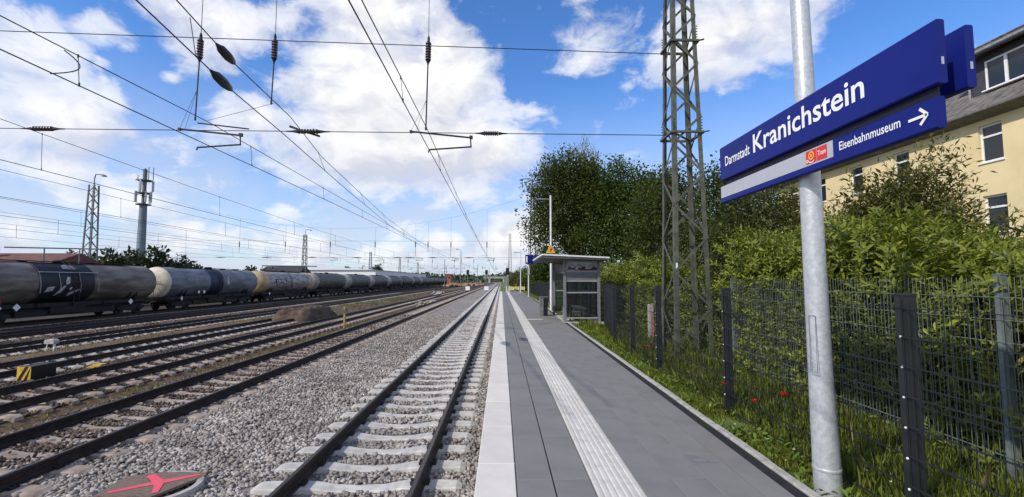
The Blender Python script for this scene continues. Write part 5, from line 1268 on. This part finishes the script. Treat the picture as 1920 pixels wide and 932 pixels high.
lay(stroke([(-.36,-.22),(-.10,-.06),(.06,.02),(.25,.12),(.41,.21)],[.05,.075,.11,.07,.045]), 'paint_stroke', M_PINK, bo); lay(stroke([(-.14,.24),(-.04,.12),(.04,.02),(.08,-.10),(.12,-.28)],[.09,.10,.12,.08,.06]), 'paint_stroke', M_PINK, bo, .0015)
# yellow chalk on a sleeper edge
q = MB(); q.box(-6.35,-5.98,9.62,9.65,-.168,-.164); single('chalk_mark', q, mat('lime_spray',(.62,.66,.08),.8), 'yellow spray line on a dusty sleeper', 'paint mark')

# ------------------------------------------------------------------ far left and the horizon
tw = thing('radio_tower', (-50.0,64.3,-.7), 'round radio tower with antenna platforms behind the tank wagons', 'radio tower')
q = MB(); q.lathe([(.75,0),(.58,4),(.44,13.5)], 16, 'z'); add_obj('shaft', q.mesh('shaft',smooth=True), mat('tower_grey_blue',(.20,.24,.28),.7,(.14,.17,.2),.6), tw)
for z in (13.6, 15.2, 17.0): q = MB(); q.lathe([(.9,z-.06),(.9,z+.06)], 16, 'z'); add_obj('platform_ring', q.mesh('platform_ring'), mg, tw)
q = MB(); q.tube([(0,0,13.4),(0,0,18.6)], .26, 8); add_obj('core', q.mesh('core'), mg, tw)
for k in range(9):
    a = 2*PI*k/9; z = (13.9, 15.5, 13.9)[k % 3]; q = MB(); q.box(-.14,.14,-.09,.09,0,1.5); add_obj('antenna', q.mesh('antenna'), mat('antenna_grey',(.5,.52,.54),.5), tw, (.95*math.cos(a),.95*math.sin(a),z), a)
for k, (dx, dy) in enumerate(((.5,0),(-.3,.4),(1.0,.2))): q = MB(); q.tube([(0,0,0),(0,0,1.9)], .05, 5); add_obj('aerial', q.mesh('aerial'), mg, tw, (dx,dy,17.0))
q = MB(); q.lathe([(.45,-.1),(.45,.1),(.1,.18)], 12, 'y'); add_obj('dish', q.mesh('dish'), M_WHITE, tw, (-.95,-.55,17.4))
def house(name, x, y, z, wx, wy, hw, hr, mw, mr, label, ridge='x'):
    t = thing(name, (x,y,z), label, 'building'); q = MB(); q.box(-wx/2,wx/2,-wy/2,wy/2,0,hw); add_obj('wall', q.mesh('wall'), mw, t)
    q = MB(); e = .5
    if ridge == 'x': q.prism([(-wy/2-e,hw),(wy/2+e,hw),(0,hw+hr)], -wx/2-e+.0, wx/2+e, 'x')
    else: q.prism([(-wx/2-e,hw),(wx/2+e,hw),(0,hw+hr)], -wy/2-e, wy/2+e, 'y')
    r = add_obj('roof', q.mesh('roof'), mr, t); return t, r
hh, rr = house('shed', -50.6, 51, -.7, 8.0, 7, 4.5, 1.5, mat('old_plaster',(.32,.22,.15),.9), mat('red_brown_roof',(.17,.075,.055),.85,(.11,.05,.04),2), 'red-brown roofed building peeking over the black-banded wagon')
q = MB(); q.box(-3.6,-3.1,-1.5,-1.0,4.8,6.6); add_obj('chimney', q.mesh('chimney'), mat('chimney_brick',(.2,.11,.08),.9), rr)
hl, rl = house('long_hall', -52, 190, -.7, 26, 95, 6.3, .9, mat('hall_wall',(.82,.82,.84),.7,var=.03), mat('white_hall_roof',(.80,.81,.84),.5,var=.03), 'long low hall with a bright white roof beyond the wagons', 'y')
hd, rd = house('shed', -55, 118, -.7, 9, 8, 4.6, 2.0, mat('dark_plaster',(.12,.09,.07),.9), mat('dark_roof',(.05,.045,.045),.8), 'dark gabled roof near the lattice mast and the white hall')
hr_, rr_ = house('brick_house', -38, 330, -.7, 4.5, 9, 7.2, .6, mat('red_brick',(.35,.12,.08),.9,(.25,.09,.06),1.0), mat('brick_roof',(.2,.1,.08),.9), 'small red brick block behind the far end of the train')
for k in range(2): q = MB(); q.box(-.6,.6,-.06,.0,0,1.4); add_obj('window', q.mesh('window'), M_WINGL, hr_, (-1.1+k*2.2,-4.53,4.4))
# loading gantry behind the first wagons
gn = thing('gantry', (-42,46,-.7), 'low steel gantry beam behind the black-banded wagon', 'gantry'); q = MB(); q.tube([(-7.0,0,6.3),(.6,3,6.3)], .07, 6); add_obj('beam', q.mesh('beam'), mg, gn)
for x, y in ((-4.2,1.1),(-1.6,2.1)): q = MB(); q.tube([(x,y,0),(x,y,6.3)], .06, 6); add_obj('post', q.mesh('post'), mg, gn)
g2 = thing('gantry', (-50,106,-.7), 'low steel gantry beam beside the dark gabled roof', 'gantry'); q = MB(); q.tube([(-5,0,6.4),(6,4,6.4)], .12, 6); add_obj('beam', q.mesh('beam'), mg, g2)
for x, y in ((-3,.7),(2,2.6)): q = MB(); q.tube([(x,y,0),(x,y,6.4)], .1, 6); add_obj('post', q.mesh('post'), mg, g2)
def far_tree(x, y, s, n, lab, group, wide=1.0):
    L_ = [(random.uniform(-.6,.6)*s*wide,random.uniform(-.4,.4)*s,s*random.uniform(.5,.95),s*random.uniform(.35,.6)*wide,s*.5,s*random.uniform(.3,.45)) for _ in range(6)]
    return tree('far_tree', x, y, -.7, L_, n, .09*s+.12, L_FAR, lab, group, .06*s, 12, .06*s, .3)
far_tree(-50, 61.5, 5.6, 5200, 'dark spreading tree at the foot of the radio tower', None, 1.3); far_tree(-47.5, 64, 5.2, 5200, 'dark bushy tree right of the radio tower', None, 1.5); far_tree(-49.0, 69, 4.2, 4200, 'low dark tree beyond the cream-ended wagon', None, 1.3)
far_tree(-57, 62, 5.0, 2400, 'small dark tree left of the radio tower', None)
far_tree(-56.5, 104, 4.9, 2200, 'rounded tree beyond the beige-ended wagon', None, .8); far_tree(-53.5, 106, 4.6, 2000, 'second rounded tree next to the rounded one beyond the beige-ended wagon', None)
far_tree(-55, 172, 6.3, 3200, 'broad green tree behind the white hall roof', None, .7); far_tree(-55.6, 204, 8.0, 2400, 'slim upright tree right of the white hall', None, .32)
for k in range(26):
    y = 215+k*9; x = -42-10*random.random()-k*.9; far_tree(x, y, random.uniform(3.2,4.8), 700, 'distant roundish tree in the row behind the far wagons', 'distant trees behind the train', 1.25)
# wooded skyline
nw = 5200; X = RNG.uniform(-420,330,nw); Yw = RNG.uniform(560,760,nw); hz_ = 8.5+2.0*np.sin(X*.031)+1.2*np.sin(X*.11+1)
P = np.stack([X,Yw,RNG.uniform(-1,1,nw)*1.0+hz_*RNG.uniform(.1,1,nw)**.6+(Yw-560)*.012],1)
V, Fc = leaves(P, RNG.normal(0,1,(nw,3)), RNG.normal(0,1,(nw,3)), RNG.uniform(3,6.5,nw), RNG.uniform(3,6,nw)); o = add_obj('wooded_skyline', np_mesh('wooded_skyline',V,Fc), leaf_mat('skyline_leaf',(.075,.10,.055),(.04,.06,.035),.1)); tag(o, 'distant belt of woodland along the horizon', None, None, 'stuff')
hm = MB(); N_ = 60
for i in range(N_+1): x = -900+1900*i/N_; hm.v += [(x,900,-2),(x,900,13+3.0*math.sin(x*.006)+1.6*math.sin(x*.017)),(x,1100,-2)]
for i in range(N_): hm.f += [(3*i,3*i+3,3*i+4,3*i+1),(3*i+1,3*i+4,3*i+5,3*i+2)]
o = build('hills', hm, mat('hill_green',(.07,.095,.065),.95,(.045,.065,.045),.02)); o['kind'] = 'structure'
# bridge over the line
bg_ = thing('road_bridge', (-4,520,-.5), 'small concrete road bridge over the line in the distance', 'bridge')
q = MB(); q.box(-16,14,-4,4,5.2,6.4); add_obj('deck', q.mesh('deck'), M_KERB, bg_); q = MB(); q.box(-16,14,-4.2,-4.02,6.0,7.2); add_obj('parapet', q.mesh('parapet'), M_KERB, bg_)
for x in (-9.5,-.6+7.5): q = MB(); q.box(x-1.2,x+1.2,-3.9,3.9,0,5.19); add_obj('abutment', q.mesh('abutment'), M_KERB, bg_)
# tan spoil heaps where the sidings fan out
for k, (x, y, s) in enumerate(((-22,215,5),(-17,238,5.5),(-27,255,5),(-14,262,4),(-33,285,6))):
    P_ = np.stack([RNG.normal(x,s*.5,60),RNG.normal(y,s*.9,60),np.zeros(60)],1); P_[:,2] = -.5+np.maximum(0,1.0-.35*np.hypot(P_[:,0]-x,(P_[:,1]-y)*.5)/s*2)*.9
    o = stones('spoil_heap', P_, RNG.uniform(.5,1.1,60), mat('tan_spoil',(.36,.23,.13),.95,(.25,.16,.09),.6,island=.15), True); del o['kind']; o['kind'] = 'stuff'; o['label'] = 'low heaps of orange-tan spoil where the sidings end'
q = MB(); q.tube([(-12.4,140,-.5),(-12.4,140,11.5)], [.12,.07], 6); q.tube([(-12.4,140,11.5),(-13.6,140,12.0)], .06, 5); q.box(-13.9,-13.3,139.9,140.1,11.75,11.95); single('yard_light_pole', q, mg, 'tall thin yard light pole among the far tracks', 'lamp post')
